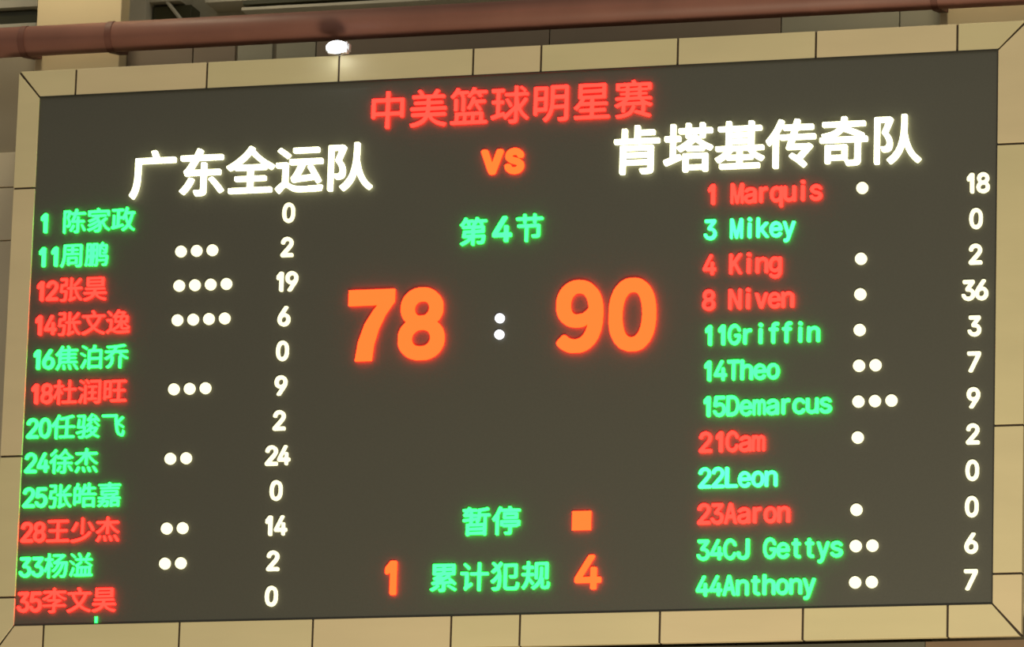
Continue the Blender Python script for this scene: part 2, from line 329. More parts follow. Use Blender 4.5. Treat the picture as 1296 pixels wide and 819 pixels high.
[[14,-152,50,-153,70,-151,135,-150,145,-148,150,-145,153,-142,155,-134,157,-124,155,-122,150,-119,118,-121,98,-123,-5,-123,-35,-118,-42,-114,-45,-112,-45,-109,-43,-107,-20,-95,-2,-83,28,-51,33,-49,36,-54,37,-82,39,-92,45,-100,55,-106,68,-108,130,-108,140,-104,150,-94,155,-82,156,-67,153,-61,143,-56,138,-56,133,-58,130,-72,128,-77,123,-81,118,-82,78,-82,69,-79,64,-72,64,-24,66,-17,70,-14,77,-14,80,-17,78,-27,80,-32,108,-61,113,-62,118,-61,123,-57,126,-52,123,-44,102,-22,100,-17,105,-14,127,-12,132,-7,134,3,133,71,131,76,125,79,85,80,79,83,79,88,90,106,95,116,93,123,83,130,73,132,23,133,18,136,17,148,13,154,5,156,-2,157,-10,153,-22,131,-37,108,-49,93,-73,68,-75,61,-72,56,-65,49,-52,43,-50,41,-49,33,-49,-2,-45,-10,-37,-13,5,-14,10,-17,11,-22,1,-39,-11,-54,-32,-71,-62,-87,-64,-89,-65,-97,-67,-99,-72,-98,-77,-95,-81,-87,-81,23,-84,33,-88,36,-95,37,-147,37,-155,34,-158,28,-158,16,-155,10,-147,7,-117,6,-114,3,-111,-4,-112,-89,-117,-97,-135,-109,-156,-127,-158,-132,-157,-137,-150,-147,-145,-151,-140,-151,-122,-133,-110,-123,-102,-120,-95,-118,-85,-120,-55,-138,-40,-144],[-15,13,-19,16,-21,23,-21,43,-19,51,-15,53,-10,54,23,53,26,51,28,43,25,23,22,16,18,13],[60,13,56,16,55,21,57,41,61,51,65,53,70,54,98,53,101,51,104,43,104,23,101,16,98,13],[-103,76,-97,76,-87,83,-83,88,-84,96,-94,108,-122,137,-130,143,-137,143,-145,138,-149,133,-149,128],[-10,80,-15,83,-15,88,-7,101,0,106,10,107,45,106,51,103,51,98,45,88,38,82]],
[[-138,-158,-133,-159,-128,-158,-121,-151,-103,-123,-92,-101,-88,-88,-78,-76,-73,-73,-61,-72,109,-72,132,-71,137,-68,140,-63,140,-53,137,-48,132,-45,47,-44,39,-42,36,-38,35,-31,36,-23,42,-18,114,-17,119,-15,124,-11,125,-6,124,2,122,5,117,8,47,8,39,11,36,14,36,27,42,32,112,33,119,34,122,37,125,42,125,49,122,54,117,58,47,58,42,59,38,62,36,67,36,74,38,79,41,82,49,83,82,83,132,83,139,85,144,89,145,97,144,104,139,109,132,111,57,111,48,112,42,117,24,152,19,157,14,158,2,154,-3,149,-4,144,7,119,6,114,4,113,-6,111,-56,111,-62,114,-62,119,-52,142,-51,149,-56,154,-66,158,-73,158,-78,154,-93,127,-112,97,-135,69,-157,49,-160,44,-160,39,-158,37,-143,26,-136,27,-118,41,-115,39,-113,34,-113,-76,-128,-109,-151,-146,-151,-151],[130,-158,137,-159,148,-156,154,-151,154,-146,149,-136,131,-108,112,-84,104,-82,94,-85,88,-91,88,-96],[-49,-156,-43,-158,-31,-156,-25,-153,-23,-148,-22,-133,-25,-113,-28,-99,-32,-93,-38,-90,-46,-90,-53,-93,-56,-98],[37,-156,44,-157,57,-154,61,-151,62,-146,54,-118,47,-99,41,-91,34,-88,27,-88,19,-91,16,-96,16,-101],[-73,-43,-78,-38,-80,-31,-78,-23,-73,-18,-13,-17,-1,-18,4,-23,5,-31,4,-38,-1,-43],[-73,9,-77,12,-79,19,-78,27,-73,32,-13,33,-1,32,3,29,5,22,4,14,-1,9],[-73,59,-77,62,-79,69,-78,77,-73,82,-13,83,-1,82,3,79,5,72,4,64,-1,59]],
[[-44,-159,-35,-161,-27,-159,-24,-157,-17,-146,-7,-143,100,-144,107,-147,113,-155,120,-158,132,-157,138,-152,139,-139,138,88,135,94,128,97,78,97,50,97,43,101,43,108,52,141,52,148,48,153,30,156,23,153,20,148,11,111,8,103,5,100,-2,97,-42,96,-47,94,-50,91,-51,78,-51,-144],[-132,-149,-125,-151,-119,-147,-109,-129,-74,-59,-70,-47,-70,-42,-73,-37,-82,-30,-90,-29,-95,-34,-109,-64,-145,-129,-146,-134,-144,-139],[-15,-112,-20,-107,-21,-99,-21,-47,-20,-42,-17,-38,-12,-36,-5,-36,93,-36,103,-37,108,-42,109,-49,109,-102,108,-107,105,-111,100,-113,93,-113],[-15,-5,-20,0,-21,8,-21,56,-20,61,-17,64,-12,66,-5,67,93,67,103,66,108,61,109,53,109,6,108,1,105,-3,100,-5,93,-6],[-103,6,-96,6,-90,11,-85,21,-87,28,-97,36,-117,48,-139,58,-147,57,-152,52,-157,43,-156,38],[-81,98,-75,99,-69,106,-65,113,-65,121,-72,127,-95,141,-120,152,-127,152,-132,148,-137,141,-138,133]],
[[42,-160,49,-161,59,-160,64,-158,67,-152,68,-22,70,-12,72,-11,77,-11,112,-33,137,-43,142,-43,146,-40,154,-30,156,-25,155,-20,152,-17,122,-4,89,17,73,30,69,35,68,40,71,43,77,44,137,44,146,45,150,48,152,53,152,67,149,71,142,74,4,74,-3,75,-7,78,-6,85,2,105,5,110,9,113,69,120,117,128,121,133,118,140,109,150,102,153,44,145,-11,139,-33,139,-48,137,-81,136,-131,132,-135,128,-134,118,-130,110,-123,107,-111,107,-91,109,-36,109,-33,106,-33,103,-40,85,-46,77,-53,74,-146,74,-151,73,-156,68,-157,60,-157,53,-154,48,-151,45,-141,44,-83,44,-78,43,-75,40,-75,38,-78,33,-93,17,-131,-8,-156,-20,-160,-25,-159,-30,-151,-41,-146,-45,-141,-46,-116,-34,-83,-13,-78,-13,-75,-17,-75,-60,-78,-75,-83,-87,-90,-100,-97,-110,-113,-123,-133,-135,-134,-137,-135,-142,-132,-147,-123,-155,-118,-158,-113,-157,-101,-151,-88,-143,-68,-122,-57,-107,-50,-90,-45,-72,-42,-47,-43,-10,-46,-4,-58,1,-60,3,-59,8,-34,38,-28,42,-18,44,17,44,24,42,29,38,53,8,53,5,50,3,42,0,38,-2,36,-10,35,-147]],
[[-96,-159,-89,-161,-80,-159,-76,-157,-73,-152,-73,-24,-71,-9,-69,-7,-67,-7,-57,-23,-52,-27,-49,-27,-44,-23,-38,-17,-36,-12,-36,-7,-38,-2,-69,48,-71,53,-71,58,-69,62,-64,64,-32,66,-27,71,-25,81,-27,88,-32,93,-39,94,-64,95,-70,98,-73,106,-73,148,-74,153,-79,158,-87,159,-94,159,-99,156,-101,153,-103,146,-103,118,-104,101,-109,96,-149,94,-154,91,-157,88,-158,76,-154,67,-147,65,-114,63,-110,61,-109,56,-115,33,-132,-9,-141,-27,-160,-57,-162,-64,-160,-72,-154,-81,-149,-84,-144,-82,-139,-76,-129,-59,-112,-26,-109,-23,-106,-22,-104,-25,-103,-37,-103,-149],[-39,-144,-27,-146,146,-146,153,-144,158,-139,160,-132,159,-124,157,-119,153,-117,143,-116,83,-116,76,-113,73,-109,72,-99,72,3,73,16,78,21,83,22,138,22,143,25,146,28,147,38,144,48,138,51,78,53,73,58,72,71,72,148,69,153,66,155,58,157,51,156,45,153,42,146,42,66,40,56,36,53,31,52,-19,51,-24,49,-26,46,-28,38,-27,31,-25,26,-22,23,-14,22,33,21,38,19,41,16,42,6,42,-104,40,-112,33,-115,-32,-116,-39,-117,-44,-122,-45,-132]],
[[-71,-159,-61,-160,-54,-159,-49,-154,-48,-146,-48,74,-51,84,-56,87,-64,87,-71,86,-76,81,-78,74,-78,-29,-81,-46,-78,-66,-77,-149],[73,-159,81,-160,106,-160,124,-157,136,-151,141,-145,144,-139,147,-111,147,136,144,142,136,145,19,145,4,144,-1,139,-2,124,0,119,4,116,14,115,106,115,114,113,117,106,117,-121,115,-126,109,-130,71,-130,64,-132,61,-136,63,-146],[-135,-151,-129,-150,-124,-144,-107,-106,-83,-46,-89,-39,-101,-31,-106,-32,-111,-36,-132,-89,-152,-131,-153,-136,-151,-141],[-28,-111,-19,-113,86,-113,94,-112,99,-109,102,-104,102,-99,101,-92,99,-88,91,-85,56,-84,51,-79,50,-71,50,-41,52,-34,59,-30,86,-29,91,-24,92,-16,91,-9,86,-4,59,-2,52,1,50,11,51,41,54,45,59,47,89,48,96,50,99,56,100,64,97,71,93,74,84,75,-14,75,-21,74,-27,71,-30,66,-30,61,-29,54,-26,50,-19,48,11,47,16,45,19,41,20,11,17,1,11,-2,-19,-4,-24,-9,-25,-16,-24,-24,-19,-29,11,-30,17,-34,20,-41,20,-69,19,-79,14,-84,-24,-85,-31,-88,-35,-94,-35,-101],[-110,11,-104,10,-99,13,-91,24,-92,31,-96,37,-106,44,-136,59,-144,61,-151,57,-157,49,-157,41,-152,36],[-94,96,-91,96,-86,97,-81,104,-77,111,-79,119,-99,135,-126,150,-134,150,-139,146,-144,139,-145,131],[-31,96,-24,94,-16,98,-10,104,-9,111,-23,131,-44,154,-49,157,-56,155,-64,149,-65,144]],
[[-47,-145,-35,-147,142,-147,150,-146,156,-143,158,-138,158,-128,157,-123,152,-118,145,-117,80,-116,75,-114,72,-111,71,-100,71,-28,74,-18,77,-15,82,-14,135,-14,141,-10,144,0,142,10,140,13,135,15,82,16,77,17,74,20,71,30,72,100,75,103,82,106,140,106,147,107,151,110,153,115,152,129,147,134,135,136,-25,136,-33,134,-38,130,-42,122,-42,117,-39,112,-33,107,-25,106,27,106,35,103,38,100,39,30,36,20,32,17,27,16,-15,16,-22,15,-27,10,-29,0,-28,-5,-26,-10,-20,-14,27,-14,32,-15,36,-18,39,-28,39,-103,36,-113,30,-116,-40,-117,-48,-118,-52,-123,-54,-133],[-142,-120,-130,-121,-123,-119,-120,-113,-118,-100,-113,-95,-58,-94,-50,-91,-48,-87,-46,-75,-46,97,-43,120,-46,127,-53,132,-63,133,-135,133,-143,132,-148,127,-149,115,-149,-105],[-113,-66,-116,-63,-119,-55,-118,2,-115,6,-110,8,-83,7,-79,5,-77,-3,-77,-60,-80,-64],[-113,37,-116,40,-119,47,-118,100,-115,103,-110,105,-83,105,-79,102,-77,95,-77,42,-80,38]],
[[-106,-160,-99,-161,-89,-160,-84,-158,-81,-152,-80,70,-79,78,-76,85,-67,101,-62,105,-59,105,-52,92,-47,88,-29,89,21,96,27,93,30,83,30,23,29,18,26,14,16,11,-62,11,-67,9,-69,6,-71,-2,-69,-10,-67,-13,-62,-15,18,-16,23,-17,27,-20,30,-30,30,-102,29,-112,26,-116,18,-118,-42,-119,-52,-120,-56,-125,-58,-130,-57,-140,-55,-145,-49,-148,-42,-149,136,-149,146,-147,151,-142,152,-135,151,-125,146,-120,136,-119,73,-118,66,-116,63,-112,62,-107,62,-80,62,-27,63,-22,66,-19,76,-16,148,-16,153,-15,158,-10,159,3,157,8,153,10,143,11,71,12,65,15,63,20,62,90,64,100,71,105,118,117,133,122,138,125,140,128,139,133,128,145,123,148,118,148,41,129,-14,120,-52,115,-54,116,-56,120,-49,140,-48,148,-52,152,-57,154,-67,157,-72,156,-77,150,-92,119,-116,78,-139,47,-160,25,-165,18,-163,10,-157,0,-153,-5,-149,-7,-142,-3,-122,18,-117,19,-114,15,-113,-147]],
[[-117,-161,-107,-162,-82,-161,-70,-158,-62,-154,-52,-143,-47,-136,-40,-88,-37,-78,-35,-76,-32,-76,-20,-85,-12,-86,-5,-81,8,-70,13,-67,18,-67,23,-73,37,-93,38,-101,33,-106,10,-119,-37,-137,-40,-141,-39,-146,-34,-153,-29,-158,-25,-159,-20,-159,5,-151,40,-134,55,-125,63,-122,70,-125,90,-138,105,-146,120,-153,133,-157,138,-157,143,-156,153,-143,154,-138,150,-133,123,-123,108,-116,93,-106,89,-101,90,-96,111,-71,126,-46,131,-31,129,-26,125,-21,113,-17,60,-16,57,-13,56,-11,59,2,57,9,48,14,38,14,33,10,19,-16,4,-36,-14,-53,-32,-65,-35,-63,-36,-56,-33,-8,-34,-6,-40,-3,-50,1,-53,7,-43,107,-43,134,-44,139,-48,142,-55,143,-137,143,-147,142,-152,137,-153,124,-150,119,-147,117,-140,116,-82,115,-76,112,-74,107,-74,87,-81,9,-84,2,-88,-1,-110,-1,-115,1,-117,4,-118,12,-111,82,-113,89,-117,93,-122,95,-132,94,-137,89,-140,79,-141,57,-148,-11,-149,-21,-147,-25,-143,-28,-137,-29,-72,-30,-66,-33,-65,-38,-66,-56,-70,-61,-80,-60,-90,-62,-152,-77,-157,-80,-160,-83,-162,-88,-159,-98,-155,-103,-150,-105,-80,-86,-75,-86,-72,-88,-70,-93,-72,-108,-76,-123,-81,-131,-90,-134,-122,-134,-128,-136,-129,-141,-126,-151],[63,-79,58,-76,50,-67,43,-56,42,-51,43,-47,48,-45,68,-44,83,-45,88,-48,88,-51,85,-58,74,-73],[-18,-13,-12,-15,-5,-12,28,17,48,41,50,47,49,52,39,62,43,66,50,68,78,70,93,68,102,72,108,73,118,70,126,62,130,59,138,59,146,64,149,67,150,72,146,79,112,122,93,139,88,140,80,137,76,134,74,129,75,124,86,112,90,104,90,99,83,96,43,93,37,94,34,97,34,99,37,104,61,137,66,147,65,152,63,154,53,159,45,159,38,154,10,114,-5,96,-17,84,-18,79,-16,72,-12,64,-10,62,-5,61,20,64,28,62,26,57,10,38,-22,10,-27,4],[135,-11,143,-9,150,-2,153,2,150,9,115,46,95,64,93,66,82,57,79,52,80,47,109,17]],
[[113,-150,121,-151,131,-150,140,-145,146,-138,153,-123,157,-105,157,-80,154,-75,146,-69,141,-66,136,-66,133,-73,132,-90,130,-105,125,-115,121,-118,114,-119,101,-113,89,-100,80,-83,69,-43,64,-8,66,-2,71,-2,76,-4,106,-22,131,-40,139,-40,144,-35,149,-25,148,-20,145,-15,114,6,86,22,81,27,81,30,85,37,139,87,142,92,143,97,141,102,133,107,126,110,121,109,115,105,89,76,66,57,64,56,60,57,58,62,55,95,55,130,52,135,46,138,-141,138,-146,137,-151,132,-152,120,-149,112,-141,109,11,108,19,107,23,105,25,97,25,75,27,60,28,35,31,0,36,-38,46,-80,59,-110,74,-131]],
[[-109,-161,-102,-162,-92,-161,-89,-158,-86,-153,-86,27,-84,37,-77,45,-72,47,-69,46,-57,34,-52,31,-44,33,-32,40,-27,41,-20,29,-17,27,-9,25,21,25,26,23,28,19,29,-3,27,-8,23,-11,-49,-12,-57,-15,-60,-21,-59,-33,-57,-37,-52,-39,18,-40,26,-42,28,-46,29,-58,28,-126,23,-131,-4,-132,-12,-136,-13,-141,-10,-151,-7,-157,-2,-161,13,-162,36,-159,46,-155,53,-149,58,-141,59,-133,59,-53,61,-45,65,-41,71,-40,133,-40,143,-38,146,-36,149,-31,149,-21,146,-16,141,-13,123,-12,71,-12,63,-10,60,-6,60,14,60,19,63,23,71,25,106,26,111,28,116,37,121,38,136,32,141,33,148,40,154,49,152,54,150,57,126,72,101,91,68,123,61,134,60,149,58,152,53,155,43,158,38,156,16,124,-3,102,-29,79,-54,61,-62,59,-64,62,-59,77,-62,82,-72,88,-77,89,-82,88,-86,84,-101,62,-122,36,-143,14,-159,0,-164,-8,-163,-13,-157,-23,-154,-27,-149,-28,-142,-24,-124,-8,-119,-7,-117,-11,-116,-148],[-55,-136,-47,-138,-42,-135,-19,-101,-3,-68,-5,-61,-14,-56,-24,-55,-29,-60,-47,-93,-65,-121],[135,-136,143,-133,150,-128,153,-123,153,-118,143,-101,133,-86,116,-63,108,-56,103,-55,95,-58,90,-63,89,-68,113,-106,128,-131],[-2,54,-7,57,-5,62,38,108,41,109,46,108,66,88,92,62,94,57,91,54],[-151,69,-144,67,-137,72,-116,89,-86,119,-72,137,-68,144,-69,149,-79,155,-87,157,-93,154,-118,124,-157,90,-159,82]],
[[-140,-157,-132,-159,-126,-155,-115,-142,-103,-122,-91,-97,-88,-87,-90,-82,-99,-77,-107,-76,-115,-81,-132,-115,-150,-142,-151,-150],[130,-157,138,-158,148,-153,152,-147,153,-142,148,-131,135,-110,110,-78,103,-75,93,-78,87,-82,86,-85,87,-90,108,-122],[-36,-152,-30,-153,-20,-150,-15,-145,-14,-140,-20,-117,-27,-95,-30,-87,-35,-83,-42,-82,-50,-84,-55,-87,-57,-92,-42,-145],[39,-150,45,-152,58,-149,65,-145,66,-140,57,-115,47,-92,42,-85,35,-81,28,-82,20,-85,17,-90,19,-100],[-12,-60,-5,-61,5,-60,10,-58,13,-52,14,40,15,50,18,53,20,52,25,48,47,20,67,-2,90,-23,118,-44,130,-50,138,-51,146,-42,152,-32,151,-27,148,-25,113,-3,82,23,55,53,46,65,44,70,45,73,48,75,53,76,130,76,140,78,143,80,146,88,146,98,143,103,140,105,133,106,30,106,20,107,15,113,13,150,11,155,8,158,-7,159,-16,155,-18,148,-19,115,-21,110,-25,107,-35,106,-140,106,-148,103,-151,95,-150,83,-147,79,-142,77,-55,76,-50,75,-47,70,-50,63,-61,48,-74,33,-89,18,-120,-8,-152,-28,-154,-35,-145,-48,-140,-52,-132,-52,-99,-30,-66,0,-30,44,-25,49,-22,49,-20,46,-19,38,-18,-50]],
[[-17,-159,-8,-161,-1,-159,3,-157,10,-148,15,-146,22,-146,97,-146,105,-148,111,-157,115,-159,127,-160,135,-158,137,-154,139,-147,138,-37,135,-31,125,-28,-8,-28,-15,-29,-20,-31,-23,-35,-24,-42,-24,-144],[-142,-129,-133,-130,-124,-127,-122,-122,-120,-107,-115,-102,-60,-100,-54,-97,-52,-92,-51,-7,-48,13,-51,31,-50,43,-52,96,-54,101,-58,103,-83,105,-88,107,-90,113,-86,128,-81,143,-82,151,-85,154,-90,156,-100,158,-105,157,-110,151,-118,118,-120,111,-128,105,-143,103,-146,101,-148,96,-149,-117],[12,-117,7,-112,6,-104,6,-67,7,-62,10,-58,20,-56,92,-56,102,-57,107,-62,109,-69,108,-107,108,-112,105,-116,95,-118],[-115,-72,-119,-69,-121,-62,-121,-24,-120,-17,-118,-13,-113,-11,-85,-12,-81,-14,-79,-22,-79,-59,-80,-67,-83,-71],[-38,1,-25,-1,142,-1,150,0,155,2,158,8,158,16,157,21,152,25,142,27,85,27,77,29,75,33,74,66,75,71,77,74,85,77,135,77,140,78,145,83,146,93,142,101,135,104,115,104,85,104,80,105,76,108,74,116,73,151,71,156,67,158,52,159,44,156,41,148,41,113,37,107,32,105,20,105,13,108,12,116,15,136,12,141,7,144,0,146,-5,146,-10,144,-14,138,-27,83,-42,46,-41,41,-34,33,-33,31,-44,21,-47,13],[-115,18,-119,21,-121,28,-121,63,-120,71,-118,74,-113,76,-85,76,-81,73,-79,66,-79,31,-80,23,-83,19],[-10,28,-14,31,-14,36,-1,68,2,73,6,76,12,77,35,76,40,71,41,66,41,38,39,31,35,28]],
[[20,-160,27,-161,34,-160,44,-151,54,-149,97,-149,102,-151,112,-158,117,-159,127,-158,132,-156,134,-152,135,-145,136,-85,134,-75,129,-70,122,-68,27,-68,22,-69,17,-72,14,-76,13,-83,13,-148],[-147,-158,-143,-159,-136,-158,-111,-145,-91,-126,-76,-105,-72,-103,-66,-102,-41,-102,-36,-108,-36,-115,-38,-125,-43,-132,-51,-134,-71,-134,-78,-137,-80,-145,-76,-155,-68,-159,-38,-159,-26,-155,-18,-148,-12,-138,-8,-120,-5,-95,-6,-81,-8,-78,-13,-77,-56,-76,-63,-75,-66,-73,-67,-68,-65,-63,-61,-60,-48,-59,124,-60,142,-58,147,-53,148,-45,147,-38,142,-33,134,-31,79,-31,72,-28,71,-23,75,-15,82,-12,92,-11,109,-10,113,-8,115,-3,115,45,114,50,109,55,97,56,-96,56,-111,55,-116,50,-117,45,-117,5,-116,-5,-113,-8,-108,-11,-86,-12,-78,-14,-73,-18,-70,-25,-73,-30,-78,-31,-143,-32,-148,-33,-153,-38,-154,-50,-151,-55,-148,-58,-141,-59,-103,-59,-98,-62,-97,-65,-98,-71,-103,-75,-141,-77,-146,-79,-148,-83,-149,-93,-146,-98,-138,-101,-116,-102,-112,-105,-112,-108,-113,-113,-121,-120,-156,-140,-157,-143],[47,-125,42,-121,41,-113,42,-100,46,-95,57,-94,99,-95,104,-100,106,-108,105,-120,100,-125],[-28,-30,-33,-27,-38,-20,-38,-15,-35,-13,-26,-11,27,-11,35,-13,37,-15,38,-18,36,-25,29,-30,14,-31],[-81,12,-86,17,-86,25,-84,30,-78,33,69,34,79,33,84,28,85,20,83,15,77,12],[-123,72,-108,71,119,72,125,75,128,82,127,87,125,92,119,96,24,96,19,97,15,102,17,108,24,111,134,111,144,112,149,117,150,122,149,130,144,135,137,136,99,136,22,137,16,140,12,152,9,156,4,158,-3,158,-13,156,-16,152,-19,140,-26,137,-146,135,-151,132,-154,125,-154,120,-151,115,-146,112,-28,111,-23,110,-19,105,-21,99,-28,96,-121,96,-126,92,-129,85]],
[[-151,-144,-139,-146,136,-146,146,-145,151,-143,154,-137,154,-124,151,-119,146,-116,26,-115,21,-115,17,-112,15,-104,15,-29,16,-22,19,-18,29,-16,116,-15,121,-13,124,-9,125,1,124,11,121,14,116,16,29,17,19,19,16,23,15,31,15,93,16,101,21,106,26,107,129,107,134,110,136,113,137,123,135,133,131,136,124,137,-124,137,-131,136,-136,134,-139,128,-139,116,-137,111,-131,107,-29,107,-23,106,-19,101,-18,93,-18,31,-19,23,-21,19,-31,17,-116,16,-121,14,-124,11,-125,1,-124,-9,-121,-13,-116,-15,-31,-16,-21,-18,-19,-22,-18,-29,-18,-104,-19,-109,-21,-113,-29,-115,-149,-116,-154,-119,-157,-127]],
[[-144,-159,-98,-153,-43,-139,-3,-125,35,-106,55,-93,82,-71,93,-59,106,-42,110,-34,108,-29,102,-25,94,-22,90,-22,84,-24,67,-44,45,-65,22,-80,-5,-94,-35,-105,-70,-115,-118,-125,-148,-129,-156,-132,-160,-137,-158,-144,-153,-154],[-15,-57,-5,-58,2,-57,7,-52,8,-47,8,146,7,153,2,158,-8,159,-15,158,-20,153,-21,148,-21,-44],[-137,-17,-133,-17,-128,-14,-113,8,-92,43,-72,86,-71,91,-72,96,-78,100,-85,102,-93,103,-99,98,-122,48,-152,1,-152,-4,-150,-9],[134,-14,142,-12,150,-7,153,-2,152,6,140,28,118,63,97,96,90,102,82,102,74,98,70,93,70,88,98,43,127,-9]],
[[-107,-160,-100,-161,-91,-160,-87,-157,-85,-152,-84,-17,-83,-2,-80,2,-75,-1,-65,-20,-60,-23,-56,-22,-53,-20,-47,-12,-45,-7,-48,3,-79,53,-80,59,-75,63,-50,65,-45,70,-44,80,-45,88,-50,93,-75,94,-80,96,-83,100,-84,108,-84,148,-87,155,-93,158,-105,158,-111,155,-113,150,-114,105,-116,98,-123,94,-150,93,-156,90,-158,85,-158,73,-155,67,-148,64,-123,63,-120,60,-119,55,-123,38,-134,0,-147,-32,-160,-57,-162,-65,-159,-72,-153,-82,-149,-85,-145,-84,-140,-77,-123,-43,-118,-38,-116,-40,-114,-55,-114,-150],[-30,-157,-25,-158,-20,-157,5,-138,32,-111,46,-95,68,-62,82,-35,102,13,105,16,110,18,115,18,120,13,121,-5,113,-80,110,-97,105,-115,102,-122,95,-129,85,-131,70,-129,62,-130,58,-132,57,-137,62,-152,67,-157,75,-158,100,-158,110,-156,120,-150,127,-142,133,-130,142,-90,146,-65,153,25,152,43,147,48,142,49,47,49,39,50,36,53,36,55,40,60,95,103,118,123,119,130,116,135,110,140,102,144,87,144,-33,144,-40,143,-45,138,-46,130,-45,121,-43,117,-38,115,45,114,52,111,53,108,47,100,17,77,-13,57,-35,46,-39,43,-40,38,-39,33,-32,20,-25,18,2,18,7,15,7,10,-3,-10,-17,-30,-30,-45,-54,-65,-56,-70,-54,-75,-45,-81,-38,-83,-33,-81,-24,-75,1,-50,12,-35,28,-12,42,15,50,19,62,19,67,17,70,13,66,-5,54,-32,40,-57,30,-73,12,-94,-9,-115,-41,-140,-43,-142,-42,-147]],
[[-135,-147,-128,-147,-123,-140,-111,-110,-91,-50,-90,-42,-92,-37,-97,-32,-103,-29,-108,-28,-113,-32,-127,-72,-149,-130,-149,-135],[-85,-147,-73,-149,144,-149,154,-146,157,-140,158,-130,155,-122,149,-119,139,-118,134,-116,132,-112,131,-107,131,-30,133,-25,142,-17,145,-12,148,-7,148,-2,144,3,134,10,78,45,69,53,74,55,82,56,139,57,144,58,149,63,150,75,148,80,144,82,137,84,94,84,89,85,86,88,89,95,114,135,117,140,116,145,112,150,99,155,94,155,89,152,62,103,62,98,69,88,67,86,54,84,12,84,2,85,-2,88,-2,90,7,100,7,105,-3,125,-17,148,-23,155,-31,156,-41,151,-45,145,-43,138,-20,95,-18,88,-22,85,-26,84,-66,84,-73,82,-76,80,-79,75,-79,65,-76,60,-68,57,-18,56,-3,54,17,56,49,56,59,55,64,53,55,38,55,33,56,30,110,-5,116,-10,118,-15,114,-18,102,-19,-21,-19,-36,-17,-38,-15,-36,-10,-6,14,12,33,12,38,9,43,-1,50,-6,48,-31,27,-53,12,-71,3,-77,-2,-77,-7,-75,-12,-69,-20,-60,-27,-57,-32,-57,-107,-58,-113,-63,-117,-83,-119,-89,-122,-91,-127,-92,-137],[-26,-118,-29,-115,-32,-107,-32,-55,-29,-50,-26,-47,-18,-46,-8,-47,-4,-50,-2,-57,-2,-110,-4,-115,-8,-118],[27,-118,23,-115,21,-107,21,-55,23,-50,27,-47,34,-46,44,-47,48,-50,50,-57,50,-110,48,-115,44,-118],[79,-118,76,-115,73,-107,73,-55,76,-50,79,-47,87,-46,97,-47,101,-50,103,-57,103,-110,101,-115,97,-118],[-107,0,-101,0,-95,5,-90,13,-91,20,-106,36,-138,58,-146,59,-153,54,-157,48],[-96,90,-91,90,-82,98,-79,105,-80,110,-96,126,-120,145,-128,149,-136,148,-142,143,-146,138]],
[[-59,-159,-49,-160,-22,-159,-4,-155,6,-149,10,-144,12,-136,12,-89,14,-84,18,-81,28,-80,143,-80,152,-76,154,-69,154,-61,152,-56,143,-53,41,-52,26,-51,23,-49,26,-44,81,-13,90,-6,91,-4,92,1,86,9,76,14,21,15,13,18,12,21,13,74,15,79,18,80,23,77,36,65,61,46,101,21,131,8,138,7,143,9,152,19,154,24,153,29,151,31,113,48,88,61,62,79,57,84,55,89,58,91,66,92,138,92,148,94,152,96,154,104,154,114,152,119,148,121,141,122,28,122,18,124,13,129,11,154,6,159,1,160,-9,159,-14,157,-17,151,-18,141,-19,128,-22,125,-27,123,-144,122,-152,119,-155,111,-154,99,-152,95,-147,93,-69,92,-63,91,-60,89,-62,84,-66,79,-92,60,-112,48,-152,30,-157,26,-158,24,-157,19,-147,6,-142,4,-134,6,-117,13,-94,25,-54,54,-29,77,-24,80,-22,80,-19,77,-18,71,-18,19,-21,16,-27,15,-84,15,-92,14,-95,11,-97,6,-97,-6,-92,-11,-87,-12,6,-13,15,-14,19,-16,15,-21,-12,-34,-16,-39,-20,-49,-27,-52,-144,-53,-152,-54,-157,-59,-158,-66,-157,-73,-154,-77,-149,-79,-32,-80,-24,-81,-20,-84,-18,-94,-18,-119,-19,-127,-22,-130,-27,-132,-62,-133,-69,-135,-71,-139,-70,-146]],
]
